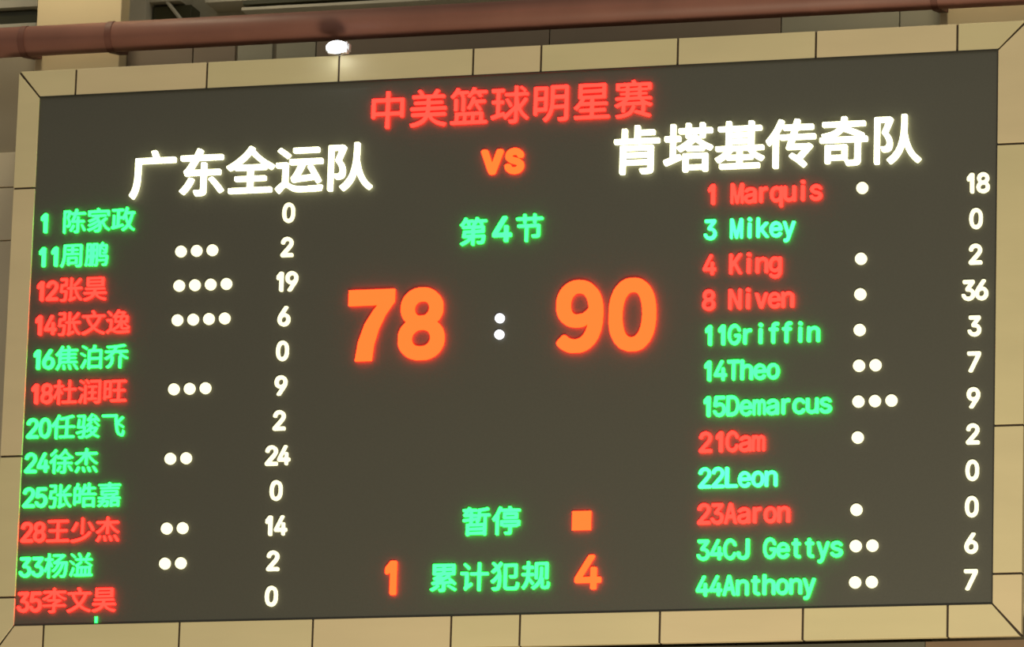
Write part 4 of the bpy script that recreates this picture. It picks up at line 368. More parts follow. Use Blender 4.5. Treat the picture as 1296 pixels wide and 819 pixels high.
TEAM_OUTLINES = [
[[-274,-324,-265,-324,-259,-320,-233,-280,-214,-237,-205,-210,-194,-167,-184,-110,-183,-90,-180,-74,-180,-24,-177,-4,-177,130,-175,140,-172,143,-162,145,295,146,301,150,303,160,303,203,301,210,297,213,285,215,135,215,85,215,75,219,40,306,33,313,21,315,-22,306,-29,303,-33,296,-31,283,-10,226,-10,220,-15,216,-235,215,-242,214,-248,210,-250,196,-250,-20,-253,-40,-254,-70,-261,-124,-271,-170,-281,-200,-298,-237,-317,-267,-320,-277,-318,-284]],
[[-82,-312,-74,-313,-24,-313,13,-309,26,-305,39,-299,49,-290,55,-282,60,-272,61,-262,61,-55,63,-45,66,-42,76,-40,249,-39,255,-35,257,-28,257,18,253,28,246,30,76,30,66,32,63,35,61,42,61,115,59,122,49,126,3,126,-6,122,-9,112,-9,42,-10,35,-14,32,-24,30,-121,30,-126,32,-128,35,-124,45,-93,92,-57,153,-51,159,266,160,278,162,282,165,284,172,284,212,282,222,273,226,243,227,3,227,-11,228,-14,232,-14,235,6,278,7,285,5,292,-1,297,-17,306,-41,314,-54,317,-62,315,-67,311,-100,238,-104,232,-111,228,-281,227,-287,226,-293,222,-296,212,-295,172,-293,165,-289,162,-277,160,-157,160,-151,159,-147,155,-150,145,-163,122,-203,62,-219,42,-244,18,-245,12,-244,2,-227,-42,-221,-46,-214,-46,-181,-40,-24,-40,-14,-41,-10,-45,-9,-58,-9,-232,-14,-238,-34,-243,-54,-243,-71,-240,-91,-240,-97,-241,-103,-245,-105,-252,-104,-262],[-253,-288,-244,-289,-237,-286,-196,-245,-170,-212,-137,-162,-110,-112,-106,-102,-106,-95,-111,-85,-121,-81,-154,-72,-167,-71,-174,-75,-197,-118,-221,-156,-264,-210,-292,-235,-297,-242,-298,-252],[241,-282,249,-283,256,-280,296,-258,301,-248,298,-238,273,-202,244,-165,184,-98,156,-72,149,-70,143,-71,106,-89,99,-98,100,-108,167,-185,213,-244]],
[[-289,-298,-274,-300,276,-300,286,-299,292,-295,294,-285,294,-245,292,-238,286,-234,46,-233,39,-232,35,-225,35,-155,36,-148,39,-145,49,-143,203,-143,212,-138,214,-128,214,-92,212,-85,206,-81,49,-80,39,-78,35,-72,34,-58,35,-8,36,-2,39,2,49,3,203,4,212,8,215,25,219,29,229,26,269,2,283,1,293,8,305,25,320,42,324,48,324,55,319,62,226,117,176,151,150,172,101,212,48,265,43,275,44,292,39,302,6,319,-11,319,-22,312,-46,278,-82,235,-111,207,-141,181,-191,141,-240,108,-284,83,-325,62,-328,52,-325,42,-295,8,-287,4,-277,4,-271,6,-227,29,-221,31,-216,25,-214,10,-207,4,-51,3,-44,2,-41,-1,-39,-8,-39,-68,-40,-75,-44,-78,-54,-80,-201,-80,-210,-85,-212,-98,-211,-135,-207,-141,-204,-142,-54,-143,-44,-145,-40,-148,-39,-155,-39,-218,-41,-228,-44,-232,-54,-233,-287,-234,-293,-238,-295,-248,-295,-288],[-151,72,-153,75,-149,82,-79,138,-26,192,-12,208,-4,214,-1,214,6,210,36,177,53,163,78,138,152,78,153,75,149,71]],
[[-282,-320,-273,-320,-267,-317,-223,-265,-207,-249,-190,-240,-183,-241,-173,-246,-133,-273,-107,-288,-73,-300,-37,-307,-3,-311,207,-311,230,-308,290,-306,297,-303,303,-296,310,-270,317,-250,317,-240,316,-236,310,-232,293,-231,237,-238,203,-238,187,-241,127,-241,103,-245,30,-244,13,-241,-13,-241,-43,-235,-63,-230,-90,-220,-113,-207,-149,-183,-157,-173,-158,64,-161,77,-167,81,-173,82,-310,81,-316,77,-318,67,-318,27,-313,18,-303,15,-237,15,-230,11,-228,4,-229,-176,-235,-183,-273,-211,-315,-253,-321,-263,-321,-270,-318,-276],[235,-203,240,-204,247,-203,287,-182,294,-173,294,-163,272,-123,227,-46,182,27,170,40,160,42,150,40,118,24,114,20,112,14,116,0,162,-76,165,-83,163,-89,157,-91,127,-94,100,-95,40,-101,3,-101,-1,-100,-1,-96,3,-86,33,-34,72,44,77,50,90,52,303,53,309,57,312,67,311,110,309,117,305,120,293,122,-120,122,-132,120,-137,114,-138,64,-133,55,-123,52,-23,52,-17,50,-14,47,-14,40,-26,14,-64,-60,-93,-103,-107,-116,-111,-123,-110,-140,-98,-176,-93,-182,-80,-184,-50,-178,7,-171,197,-155,203,-156,208,-160],[-183,140,-170,139,-160,144,-132,174,-129,180,-130,190,-136,197,-177,228,-250,277,-257,278,-263,277,-295,250,-301,240,-300,230,-293,223],[-85,207,-70,205,253,206,259,210,262,220,261,260,259,267,255,270,240,272,-83,271,-89,267,-92,257,-91,217]],
[[-76,-318,-67,-319,-61,-317,-33,-298,3,-266,27,-238,53,-202,73,-166,101,-95,106,-90,113,-98,133,-149,149,-182,169,-216,201,-258,238,-295,266,-315,279,-316,287,-312,299,-297,317,-282,321,-272,317,-262,263,-213,229,-172,199,-122,176,-68,163,-30,146,35,135,95,135,135,138,158,137,305,133,311,123,313,79,313,70,308,68,298,68,195,65,175,64,122,61,105,61,78,57,48,46,-15,23,-95,-7,-155,-54,-214,-107,-257,-114,-265,-115,-275],[-272,-315,-264,-317,-224,-316,-217,-314,-213,-305,-212,208,-211,218,-207,222,-197,223,-144,223,-137,222,-134,215,-143,185,-178,98,-182,82,-177,69,-150,35,-131,2,-120,-28,-116,-58,-122,-78,-131,-90,-154,-96,-184,-94,-193,-98,-195,-108,-181,-152,-176,-158,-161,-163,-144,-163,-111,-159,-87,-152,-69,-138,-59,-122,-49,-85,-49,-32,-57,2,-68,32,-87,62,-105,85,-107,92,-49,232,-43,252,-45,265,-57,276,-84,289,-107,287,-264,287,-274,284,-278,278,-279,268,-279,-295]],
[[-215,-318,-207,-319,-167,-319,-160,-318,-154,-314,-152,-304,-151,-208,-147,-201,-137,-199,127,-199,140,-201,145,-208,145,-221,145,-244,140,-251,130,-253,50,-253,41,-258,39,-264,39,-271,52,-308,56,-314,60,-317,70,-319,137,-319,167,-315,183,-311,197,-305,203,-299,209,-291,214,-278,215,-171,215,36,213,44,209,49,193,51,-213,50,-220,44,-222,32,-222,-304],[-147,-138,-151,-131,-151,-114,-150,-107,-143,-103,127,-103,140,-104,145,-111,145,-128,143,-134,137,-139],[-147,-41,-151,-34,-151,-18,-147,-11,-140,-9,127,-9,140,-11,145,-18,145,-34,140,-41,133,-42],[-295,79,-280,77,287,78,290,80,294,86,295,102,294,132,293,136,287,140,50,141,40,142,37,146,35,152,36,179,37,183,43,187,217,187,225,189,230,194,232,202,231,239,229,246,225,249,213,251,43,251,37,256,36,259,35,302,30,312,20,314,-27,313,-32,309,-35,302,-35,152,-36,146,-40,142,-57,141,-117,141,-127,142,-130,146,-131,152,-132,256,-133,268,-137,272,-143,274,-193,273,-199,269,-201,262,-202,156,-203,146,-207,142,-213,141,-287,141,-297,138,-301,129,-302,92]],
[[-62,-317,-51,-319,-11,-318,-5,-314,-1,-297,3,-294,16,-292,176,-292,183,-293,186,-297,189,-312,196,-318,243,-319,253,-316,257,-310,258,-304,258,-104,255,-87,249,-83,243,-82,-51,-82,-64,-84,-68,-90,-69,-97,-69,-300],[3,-230,-2,-224,-2,-210,-2,-154,-1,-147,3,-143,19,-142,173,-142,183,-143,187,-150,188,-164,188,-220,186,-227,183,-230,166,-232],[-300,-227,-294,-228,-284,-227,-107,-157,-97,-151,-93,-144,-92,-130,-96,-110,-100,-97,-104,-91,-111,-89,-124,-89,-161,-101,-165,-100,-169,-94,-168,76,-164,83,-161,84,-117,85,-107,87,-103,96,-102,130,-103,143,-105,146,-111,151,-157,152,-164,153,-167,156,-169,166,-169,250,-169,296,-174,306,-181,308,-194,308,-224,308,-231,306,-235,300,-236,293,-236,166,-237,156,-241,153,-247,152,-301,151,-307,149,-311,143,-312,96,-307,87,-297,85,-244,84,-237,80,-236,73,-236,-124,-240,-130,-244,-133,-311,-157,-320,-164,-322,-174,-316,-197],[-119,-50,-107,-52,-97,-49,-37,-15,-31,-14,-27,-16,-26,-20,-24,-42,-21,-46,-14,-48,196,-48,203,-46,206,-42,208,-24,209,-20,213,-17,219,-19,266,-43,276,-45,286,-43,293,-37,319,-4,320,6,316,13,239,51,176,90,133,122,130,126,131,140,129,146,116,155,86,167,73,167,66,164,54,150,39,136,36,135,32,140,31,170,33,176,36,180,46,181,139,181,143,180,147,173,148,130,150,123,153,120,163,118,206,119,212,123,214,130,216,176,223,181,243,181,296,181,306,184,311,193,310,240,306,246,299,248,229,248,219,250,216,253,215,260,214,303,212,310,208,313,199,315,166,315,153,312,148,303,146,253,139,249,129,248,46,248,36,250,32,256,31,303,26,312,19,314,6,315,-24,314,-31,312,-35,303,-36,256,-40,250,-51,248,-117,248,-126,243,-129,233,-128,190,-124,184,-117,182,-51,181,-41,180,-36,173,-36,133,-33,123,-24,118,9,117,14,113,10,106,-21,82,-64,53,-94,34,-142,10,-151,3,-155,-4],[16,13,13,16,18,23,79,73,86,74,93,70,128,43,159,20,160,16,156,12]],
[[-256,-299,-244,-301,243,-301,253,-300,259,-296,261,-286,261,-249,259,-242,253,-238,43,-237,36,-236,32,-229,32,-196,36,-189,46,-187,163,-186,169,-181,172,-162,173,-158,176,-156,183,-158,216,-183,233,-193,269,-210,279,-209,286,-204,313,-174,317,-166,317,-159,313,-152,271,-132,233,-109,199,-83,192,-76,193,-70,199,-68,296,-67,305,-66,309,-62,311,-56,311,-22,309,-12,299,-8,193,-7,186,-6,183,-2,181,14,181,174,183,184,186,188,193,189,266,189,275,191,279,194,281,201,281,231,279,243,273,249,196,249,186,251,182,258,181,298,179,306,176,310,169,312,126,313,116,310,111,301,111,258,109,254,103,250,-97,249,-107,251,-112,258,-113,304,-117,314,-127,316,-171,316,-177,314,-181,308,-182,261,-184,254,-187,251,-197,249,-274,249,-283,244,-286,234,-286,204,-285,198,-281,192,-271,189,-194,189,-187,188,-184,184,-182,174,-182,4,-184,-2,-191,-7,-301,-7,-307,-8,-313,-12,-316,-22,-315,-56,-313,-62,-309,-66,-301,-67,-204,-67,-195,-69,-193,-72,-196,-79,-209,-92,-241,-116,-271,-136,-314,-159,-319,-169,-317,-179,-291,-212,-281,-217,-267,-215,-241,-201,-187,-164,-181,-162,-177,-166,-174,-181,-167,-186,-51,-187,-44,-189,-41,-192,-39,-199,-39,-229,-44,-236,-47,-237,-244,-237,-256,-239,-261,-246,-262,-262,-262,-289],[-134,-126,-139,-122,-138,-119,-97,-69,-87,-67,-44,-68,-40,-69,-37,-72,-39,-119,-44,-126],[36,-126,33,-122,31,-116,30,-72,32,-69,43,-67,93,-68,99,-72,113,-90,140,-119,141,-122,138,-126,119,-127],[-107,-6,-112,1,-112,14,-107,21,-104,22,93,23,106,21,111,14,111,1,106,-6,103,-7],[-107,81,-112,88,-112,98,-107,104,-101,106,96,106,106,105,111,98,111,88,106,81,99,80],[-107,164,-112,171,-112,181,-107,188,-101,189,96,189,106,188,111,181,111,171,106,164,99,163]],
[[-234,-317,-226,-319,-183,-318,-176,-316,-172,-310,-171,133,-167,143,-118,236,-102,283,-103,293,-112,300,-146,310,-163,311,-171,303,-189,259,-216,205,-244,156,-295,86,-330,46,-334,36,-331,26,-313,-7,-306,-17,-299,-21,-293,-21,-285,-17,-249,20,-246,21,-242,16,-241,-304],[145,-317,154,-318,164,-312,192,-284,195,-277,195,-270,194,-264,186,-254,167,-236,140,-214,137,-210,137,-204,265,-60,271,-50,272,-40,267,-34,247,-20,237,-15,227,-12,201,-15,31,-15,27,-13,24,-7,36,36,41,42,51,45,301,46,307,50,309,56,309,96,307,106,297,111,74,111,64,113,61,120,67,146,74,166,81,171,264,171,274,174,278,180,279,226,277,233,271,237,114,238,101,239,96,243,96,253,105,290,103,300,94,305,51,311,41,309,35,303,21,250,18,243,14,240,4,238,-99,238,-109,236,-114,233,-115,226,-114,183,-109,174,-99,171,-9,171,-3,166,-3,160,-15,120,-23,112,-136,111,-146,109,-151,100,-151,60,-148,50,-139,45,-49,45,-43,43,-40,40,-41,30,-70,-60,-70,-74,-64,-80,-53,-82,131,-82,141,-84,144,-87,141,-95,77,-163,74,-164,67,-162,24,-135,11,-132,1,-136,-21,-154,-29,-164,-31,-174,-29,-180,-23,-187,58,-244]],
[[39,-317,47,-319,124,-319,164,-315,187,-308,202,-297,211,-280,216,-260,216,-30,217,-20,221,-17,227,-15,297,-14,304,-9,306,3,305,40,301,49,294,51,257,52,251,54,250,60,260,73,262,80,260,90,254,95,167,134,57,176,45,183,48,186,64,188,267,189,273,193,275,200,275,243,271,249,261,251,44,252,37,256,36,260,36,270,39,290,38,306,34,312,24,315,-16,315,-26,312,-29,309,-33,300,-38,263,-41,256,-49,252,-76,251,-263,251,-269,251,-275,246,-278,236,-277,200,-275,193,-269,189,-83,188,-74,186,-72,183,-75,176,-99,152,-129,134,-159,121,-189,113,-236,102,-273,97,-283,93,-287,86,-287,80,-278,63,-276,56,-279,53,-283,52,-303,51,-309,45,-311,33,-310,-7,-306,-13,-296,-15,124,-15,138,-17,141,-20,142,-30,142,-244,137,-249,131,-252,31,-251,21,-254,17,-260,17,-270,28,-294],[-234,-284,-226,-285,-193,-285,-179,-283,-175,-274,-173,-247,-166,-242,31,-243,41,-240,45,-234,46,-227,46,-67,45,-57,39,-50,27,-49,-219,-49,-236,-51,-240,-57,-241,-64,-241,-267],[-169,-180,-174,-174,-174,-160,-174,-120,-173,-114,-169,-110,-153,-109,-39,-109,-29,-110,-25,-117,-24,-130,-24,-170,-26,-177,-29,-180,-46,-182],[-133,53,-136,56,-131,60,-96,74,-66,89,-39,109,-20,126,-13,129,24,117,114,81,160,60,163,56,161,53,154,52]],
]
LATIN_OUTLINES = [
[[-12,-133,6,-134,21,-131,39,-122,51,-111,62,-96,72,-73,78,-53,82,-21,83,17,80,42,74,67,66,89,56,104,41,120,29,128,11,134,-6,135,-26,129,-41,120,-54,107,-64,92,-72,74,-77,57,-82,24,-82,-23,-76,-58,-70,-78,-59,-101,-49,-114],[-6,-91,-14,-89,-21,-83,-29,-73,-32,-66,-39,-38,-42,-11,-42,12,-36,52,-33,64,-28,74,-21,83,-13,89,-4,92,6,92,14,89,22,82,28,74,33,64,40,37,43,-6,37,-48,34,-61,29,-72,22,-81,14,-88]],
[[14,-130,27,-131,41,-130,48,-125,51,-118,51,115,50,121,47,126,42,129,37,131,15,130,8,127,2,123,-21,97,-34,80,-36,70,-36,47,-33,37,-28,34,-23,34,-3,40,0,39,3,35,4,-115]],
[[-72,-130,-61,-131,66,-131,76,-128,80,-125,82,-120,82,-100,79,-94,74,-91,64,-89,-4,-89,-9,-87,-11,-85,-12,-83,-9,-78,30,-35,59,2,72,25,76,37,78,47,78,67,76,77,67,97,60,107,46,120,31,128,16,133,1,134,-14,133,-26,131,-39,125,-51,118,-60,110,-67,100,-74,87,-79,75,-81,57,-77,50,-69,47,-49,47,-44,49,-40,52,-34,72,-31,78,-24,85,-14,91,-4,92,4,92,16,89,27,82,33,72,35,60,35,50,33,40,22,20,-79,-95,-82,-105,-82,-118]],
[[-15,-133,-1,-135,14,-134,29,-130,44,-123,54,-116,62,-108,71,-96,78,-81,82,-63,83,-48,79,-31,73,-16,66,-3,59,5,46,13,25,24,22,29,25,37,69,94,72,104,72,119,70,124,66,127,56,130,-61,129,-67,127,-71,122,-72,104,-71,98,-69,93,-64,90,-59,88,-1,88,5,87,8,84,9,82,7,77,-32,24,-35,14,-34,2,-31,-4,-25,-8,9,-13,24,-18,34,-29,39,-43,40,-61,34,-76,29,-82,21,-87,6,-92,-9,-92,-24,-86,-34,-76,-41,-61,-49,-54,-56,-52,-69,-53,-76,-55,-79,-58,-82,-66,-81,-73,-74,-91,-66,-104,-56,-114,-47,-121]],
[[25,-130,41,-131,49,-128,52,-125,55,-118,56,-85,61,-80,74,-77,79,-73,82,-65,82,-53,81,-45,77,-40,71,-37,61,-35,56,-30,54,27,50,35,41,38,25,37,21,35,17,30,15,20,15,-25,14,-30,11,-34,4,-36,-21,-36,-27,-35,-30,-33,-31,-28,-28,-18,15,70,36,112,38,122,35,127,31,129,19,131,6,129,0,122,-79,-40,-82,-50,-82,-63,-79,-73,-76,-76,-71,-78,1,-79,11,-81,15,-88,16,-120]],
[[-17,-133,4,-135,21,-131,36,-125,53,-113,66,-98,77,-78,82,-56,83,-38,79,-18,72,-1,62,17,49,29,31,40,16,45,-6,45,-24,42,-29,43,-31,49,-28,79,-24,85,-19,87,51,88,61,90,66,93,69,99,70,117,66,125,61,129,56,130,-44,130,-59,129,-64,125,-66,119,-77,22,-77,-1,-74,-5,-69,-8,-46,-11,-41,-10,-29,-2,-19,2,-4,3,9,2,19,-3,30,-13,35,-23,37,-33,37,-58,34,-68,30,-76,21,-84,9,-91,-9,-92,-24,-86,-34,-76,-43,-58,-49,-54,-56,-52,-69,-53,-76,-55,-79,-58,-82,-66,-79,-78,-73,-93,-66,-104,-54,-116,-44,-124]],
[[-14,-133,1,-135,16,-133,29,-129,48,-118,59,-110,68,-98,73,-88,80,-71,83,-53,82,-33,77,-13,66,7,56,17,41,27,24,34,6,37,2,39,1,42,4,49,46,117,47,122,44,127,36,130,14,130,4,124,-61,22,-70,4,-79,-18,-82,-36,-82,-56,-78,-73,-71,-91,-62,-106,-51,-117],[-11,-91,-24,-84,-34,-71,-39,-51,-38,-36,-35,-26,-31,-18,-21,-8,-6,-3,9,-3,24,-10,30,-16,34,-23,37,-31,39,-46,37,-63,31,-76,19,-88]],
[[-55,-130,-46,-131,-31,-130,-25,-128,-21,-123,-3,-88,79,87,83,100,82,115,81,122,77,127,71,130,-36,131,-66,131,-72,130,-77,127,-81,120,-82,107,-81,97,-76,92,-71,90,-64,89,21,88,26,87,29,82,22,62,-61,-113,-62,-123]],
[[-17,-133,-4,-135,16,-134,31,-129,51,-118,64,-107,71,-98,78,-83,82,-68,82,-48,77,-28,70,-16,56,2,54,7,68,34,72,44,75,62,71,82,62,102,51,115,36,125,16,133,4,135,-9,134,-29,129,-44,121,-55,112,-64,99,-70,87,-74,69,-74,54,-71,39,-65,27,-56,12,-54,7,-56,2,-71,-17,-80,-38,-82,-48,-82,-58,-79,-78,-69,-101,-54,-116],[-14,-91,-21,-88,-29,-84,-37,-73,-39,-66,-40,-58,-39,-48,-38,-41,-30,-28,-19,-21,-6,-18,12,-18,19,-21,26,-25,36,-38,40,-53,38,-68,31,-81,19,-89],[-9,26,-21,32,-29,42,-32,54,-31,72,-26,82,-19,88,-6,92,9,92,20,87,29,76,32,64,31,49,26,38,16,29]],
[[-40,-130,-29,-131,-14,-130,-9,-128,-4,-123,43,-53,62,-20,75,7,82,35,82,55,78,72,71,91,60,107,46,120,26,130,14,133,-6,134,-19,132,-29,129,-44,122,-54,114,-64,103,-69,95,-77,77,-82,60,-82,40,-79,22,-73,5,-64,-8,-52,-20,-41,-27,-26,-33,-6,-37,-2,-40,-2,-45,-4,-50,-46,-115,-47,-120],[-4,2,-19,7,-29,15,-36,30,-39,42,-39,50,-35,70,-26,83,-14,91,-4,93,4,93,19,88,30,77,37,65,39,45,35,25,27,12,14,5]],
[[-72,-130,-66,-131,-59,-130,-54,-126,-51,-120,-49,-30,-49,-20,-46,-14,-44,-17,-39,-30,-17,-118,-11,-127,-4,-130,4,-130,11,-128,15,-123,19,-113,36,-38,41,-24,44,-22,46,-27,47,-38,48,-113,49,-121,54,-128,61,-131,73,-130,80,-125,82,-120,83,-110,83,75,82,115,81,121,79,126,71,130,59,131,49,129,43,125,39,117,36,105,7,-20,4,-28,1,-31,-1,-31,-4,-27,-7,-18,-35,102,-41,122,-46,128,-56,131,-71,130,-76,128,-79,125,-81,120,-82,110,-82,-113,-81,-120]],
[[-72,-130,-64,-131,-54,-130,-48,-128,-44,-123,-42,-113,-42,-48,-39,-40,-34,-32,-29,-26,-24,-24,-19,-25,-15,-30,39,-125,46,-130,59,-131,71,-130,76,-128,79,-125,79,-120,77,-115,20,-13,7,12,7,17,11,25,54,84,75,112,77,117,78,122,74,128,66,131,49,131,39,128,29,117,-31,36,-36,31,-39,31,-41,34,-42,40,-42,112,-44,122,-49,128,-59,131,-71,130,-76,128,-79,125,-81,120,-82,110,-82,-113,-81,-120]],
[[-72,-130,-64,-131,-52,-130,-46,-126,-43,-120,-42,15,-41,25,-39,29,-34,24,-28,15,26,-98,40,-125,48,-130,59,-131,71,-130,76,-128,80,-125,82,-120,83,-110,83,112,82,120,80,125,73,130,64,131,53,130,46,126,44,120,42,-15,41,-24,39,-28,34,-25,28,-15,-40,125,-47,130,-59,131,-71,130,-76,128,-79,125,-81,120,-82,110,-82,-113,-81,-120]],
[[-9,-133,9,-135,24,-131,44,-120,57,-108,69,-88,78,-63,82,-41,83,-11,82,-3,80,2,76,5,71,7,19,8,11,7,6,5,3,2,1,-6,0,-18,2,-26,6,-31,11,-34,36,-35,41,-37,44,-43,41,-58,37,-68,32,-76,24,-84,16,-88,6,-90,-6,-89,-14,-86,-22,-81,-34,-63,-42,-41,-45,-23,-45,22,-41,44,-35,62,-26,77,-16,85,-9,89,-1,90,11,90,19,86,34,72,39,62,44,47,48,42,53,39,64,38,74,41,78,47,80,54,78,64,71,84,55,109,46,117,34,126,21,132,9,135,-1,135,-14,132,-26,127,-39,120,-56,102,-69,77,-74,64,-79,44,-82,17,-82,-21,-79,-43,-74,-63,-59,-96,-48,-111,-31,-125]],
[[-10,-130,1,-131,11,-130,17,-125,20,-118,20,72,21,82,24,86,29,88,66,89,74,90,80,95,82,105,81,121,79,126,74,129,64,131,11,131,-69,131,-74,129,-79,126,-81,121,-82,115,-81,99,-79,94,-74,90,-66,89,-29,88,-24,86,-21,82,-20,72,-20,-115]],
[[-72,-130,-64,-131,-11,-131,11,-128,31,-118,40,-113,55,-98,64,-83,74,-60,80,-38,83,-15,82,17,77,50,73,65,61,90,49,106,39,114,26,122,14,127,-1,131,-69,131,-76,128,-81,122,-82,110,-82,-113,-81,-120],[-36,-88,-41,-83,-42,-75,-42,72,-41,82,-39,86,-34,88,-6,88,11,83,24,73,32,62,37,50,42,30,45,5,42,-30,35,-55,31,-63,24,-73,9,-83]],
[[-9,-133,6,-135,19,-133,39,-124,50,-116,61,-103,72,-83,79,-63,81,-48,79,-43,74,-39,64,-37,55,-38,50,-41,47,-46,40,-63,36,-71,21,-86,14,-89,-1,-90,-11,-87,-19,-83,-28,-73,-35,-61,-40,-48,-44,-26,-45,22,-40,47,-34,64,-27,74,-16,85,-4,90,11,90,24,85,35,74,41,60,47,47,54,40,69,38,74,40,79,43,81,52,79,64,74,79,67,94,54,112,39,124,21,132,9,135,1,135,-14,132,-26,127,-39,119,-47,112,-65,84,-77,52,-82,22,-82,-18,-79,-43,-72,-68,-59,-96,-47,-111]],
[[-71,-130,-60,-131,65,-131,75,-128,79,-125,81,-120,82,-108,80,-99,76,-93,70,-90,-22,-89,-27,-88,-31,-85,-33,-75,-33,25,-33,112,-35,122,-39,127,-45,130,-65,131,-75,128,-78,125,-80,120,-81,-113,-80,-120]],
[[-72,-130,-56,-131,-51,-129,-47,-125,-43,-118,-30,-68,-24,-63,-16,-61,19,-61,26,-63,31,-70,42,-115,47,-125,54,-130,64,-131,74,-130,79,-126,81,-120,80,-113,44,30,23,112,19,123,11,129,1,131,-11,130,-19,124,-24,110,-79,-113,-80,-123],[-11,-18,-15,-15,-16,-10,-8,27,-4,40,-1,44,1,44,4,40,15,-3,16,-13,14,-16]],
[[-16,-133,-3,-135,15,-134,30,-130,45,-123,58,-113,64,-106,73,-91,78,-76,81,-56,81,109,80,120,75,127,65,130,45,129,40,127,37,124,34,114,34,54,34,-63,30,-76,22,-85,12,-90,0,-92,-13,-90,-23,-85,-31,-73,-33,-66,-35,-43,-38,-38,-43,-34,-53,-32,-70,-33,-78,-38,-80,-43,-81,-61,-78,-76,-73,-91,-64,-106,-58,-114,-43,-123]],
[[-27,-134,-16,-135,2,-135,17,-130,34,-123,47,-129,57,-130,72,-130,77,-127,80,-124,82,-119,83,-112,83,-9,82,3,79,21,76,31,70,41,64,49,57,55,47,61,34,66,9,71,-16,68,-36,62,-53,51,-66,38,-74,26,-75,21,-74,16,-68,11,-53,6,-43,4,-38,5,-26,18,-18,24,-8,28,2,29,17,29,27,25,33,18,37,8,36,1,34,-2,29,-5,-21,-12,-38,-17,-53,-24,-66,-32,-77,-49,-81,-62,-82,-79,-78,-92,-72,-104,-66,-113,-56,-122],[-6,-94,-21,-92,-31,-87,-36,-79,-36,-67,-31,-59,-23,-54,9,-48,29,-45,35,-47,38,-54,35,-69,30,-79,19,-88]],
[[-44,-130,-35,-131,-20,-130,-13,-126,-10,-120,-9,-5,-8,2,-5,10,2,18,10,23,20,26,42,27,48,30,52,35,54,47,52,62,48,67,45,69,35,71,15,68,-8,59,-23,68,-40,68,-48,66,-52,60,-54,47,-54,-115]],
[[50,-200,64,-201,74,-199,80,-195,82,-187,83,45,81,59,76,66,69,69,51,68,36,60,31,60,16,68,-4,71,-24,68,-40,60,-51,52,-63,38,-72,23,-78,5,-82,-17,-82,-42,-79,-62,-75,-80,-66,-97,-56,-111,-44,-122,-26,-131,-11,-135,1,-136,16,-132,31,-125,36,-125,39,-128,40,-135,41,-187],[-9,-93,-16,-90,-22,-85,-29,-77,-33,-70,-40,-45,-39,-17,-34,5,-29,13,-23,20,-16,25,-9,28,9,28,16,26,24,21,29,15,35,5,40,-15,40,-50,33,-72,29,-80,24,-85,16,-90]],
[[-26,-133,-15,-134,0,-133,35,-121,45,-128,50,-130,67,-131,75,-128,80,-121,81,-108,80,57,77,63,70,68,50,68,41,65,38,60,36,52,36,-60,33,-70,27,-80,15,-89,7,-91,-3,-91,-18,-89,-25,-85,-30,-80,-35,-70,-36,-60,-37,57,-42,65,-48,68,-68,68,-76,65,-80,60,-82,50,-82,-63,-79,-80,-71,-100,-60,-115]],
[[-13,-130,3,-131,13,-130,19,-125,22,-118,22,52,19,62,12,67,-4,69,-14,67,-20,62,-23,55,-23,-115],[-3,85,8,86,18,92,24,100,27,107,26,117,21,127,13,134,3,138,-7,137,-17,132,-24,123,-28,112,-26,102,-21,95]],
[[-19,-134,-6,-135,17,-134,34,-129,52,-121,62,-113,70,-102,75,-92,79,-77,79,-67,75,-52,68,-39,59,-31,34,-18,-16,-4,-23,0,-27,6,-28,13,-25,21,-18,26,-8,29,9,30,19,27,27,22,37,9,44,6,62,9,67,11,72,15,73,21,72,28,57,51,37,64,27,67,14,70,-1,70,-18,69,-31,65,-46,58,-54,51,-63,41,-70,28,-74,16,-74,3,-70,-9,-63,-22,-53,-32,-28,-45,22,-59,29,-64,32,-69,32,-79,27,-86,17,-92,2,-95,-13,-93,-23,-89,-31,-82,-38,-71,-46,-66,-53,-66,-66,-70,-71,-72,-76,-76,-77,-82,-76,-89,-70,-102,-63,-112,-46,-125]],
[[-72,-130,-54,-131,-46,-128,-43,-125,-40,-115,-39,-65,-36,-57,-34,-55,-29,-53,-21,-58,27,-120,34,-127,41,-131,51,-131,69,-131,77,-128,79,-123,77,-115,12,-30,8,-20,11,-13,31,11,61,42,70,52,72,57,71,62,69,65,64,68,41,68,31,66,19,56,4,39,-31,3,-36,2,-39,5,-40,12,-40,112,-42,122,-46,128,-56,131,-71,130,-76,128,-79,125,-81,120,-82,110,-82,-113,-81,-120]],
[[-12,-134,1,-135,19,-134,31,-131,51,-121,62,-112,72,-99,77,-87,77,-79,74,-75,69,-72,49,-67,41,-70,30,-84,21,-90,11,-93,-9,-92,-21,-87,-31,-77,-37,-62,-38,-57,-37,-52,-33,-49,-26,-48,64,-48,74,-46,80,-42,82,-34,83,-19,80,-4,74,18,62,41,46,56,21,68,11,70,-6,70,-16,69,-29,65,-46,54,-63,36,-75,13,-82,-17,-82,-47,-77,-72,-65,-97,-54,-113,-36,-125],[-31,-7,-35,-2,-34,8,-26,18,-16,26,-6,29,6,29,16,26,24,22,31,13,35,6,36,-2,32,-7,19,-8]],
[[-56,-201,-36,-201,-26,-199,-16,-193,-1,-178,9,-158,77,44,80,57,77,64,69,68,49,67,41,62,6,-46,1,-51,-1,-51,-6,-44,-40,62,-49,67,-61,68,-72,67,-79,62,-80,54,-78,47,-26,-111,-23,-123,-27,-143,-30,-151,-34,-156,-41,-159,-56,-160,-61,-163,-64,-167,-67,-181,-67,-191]],
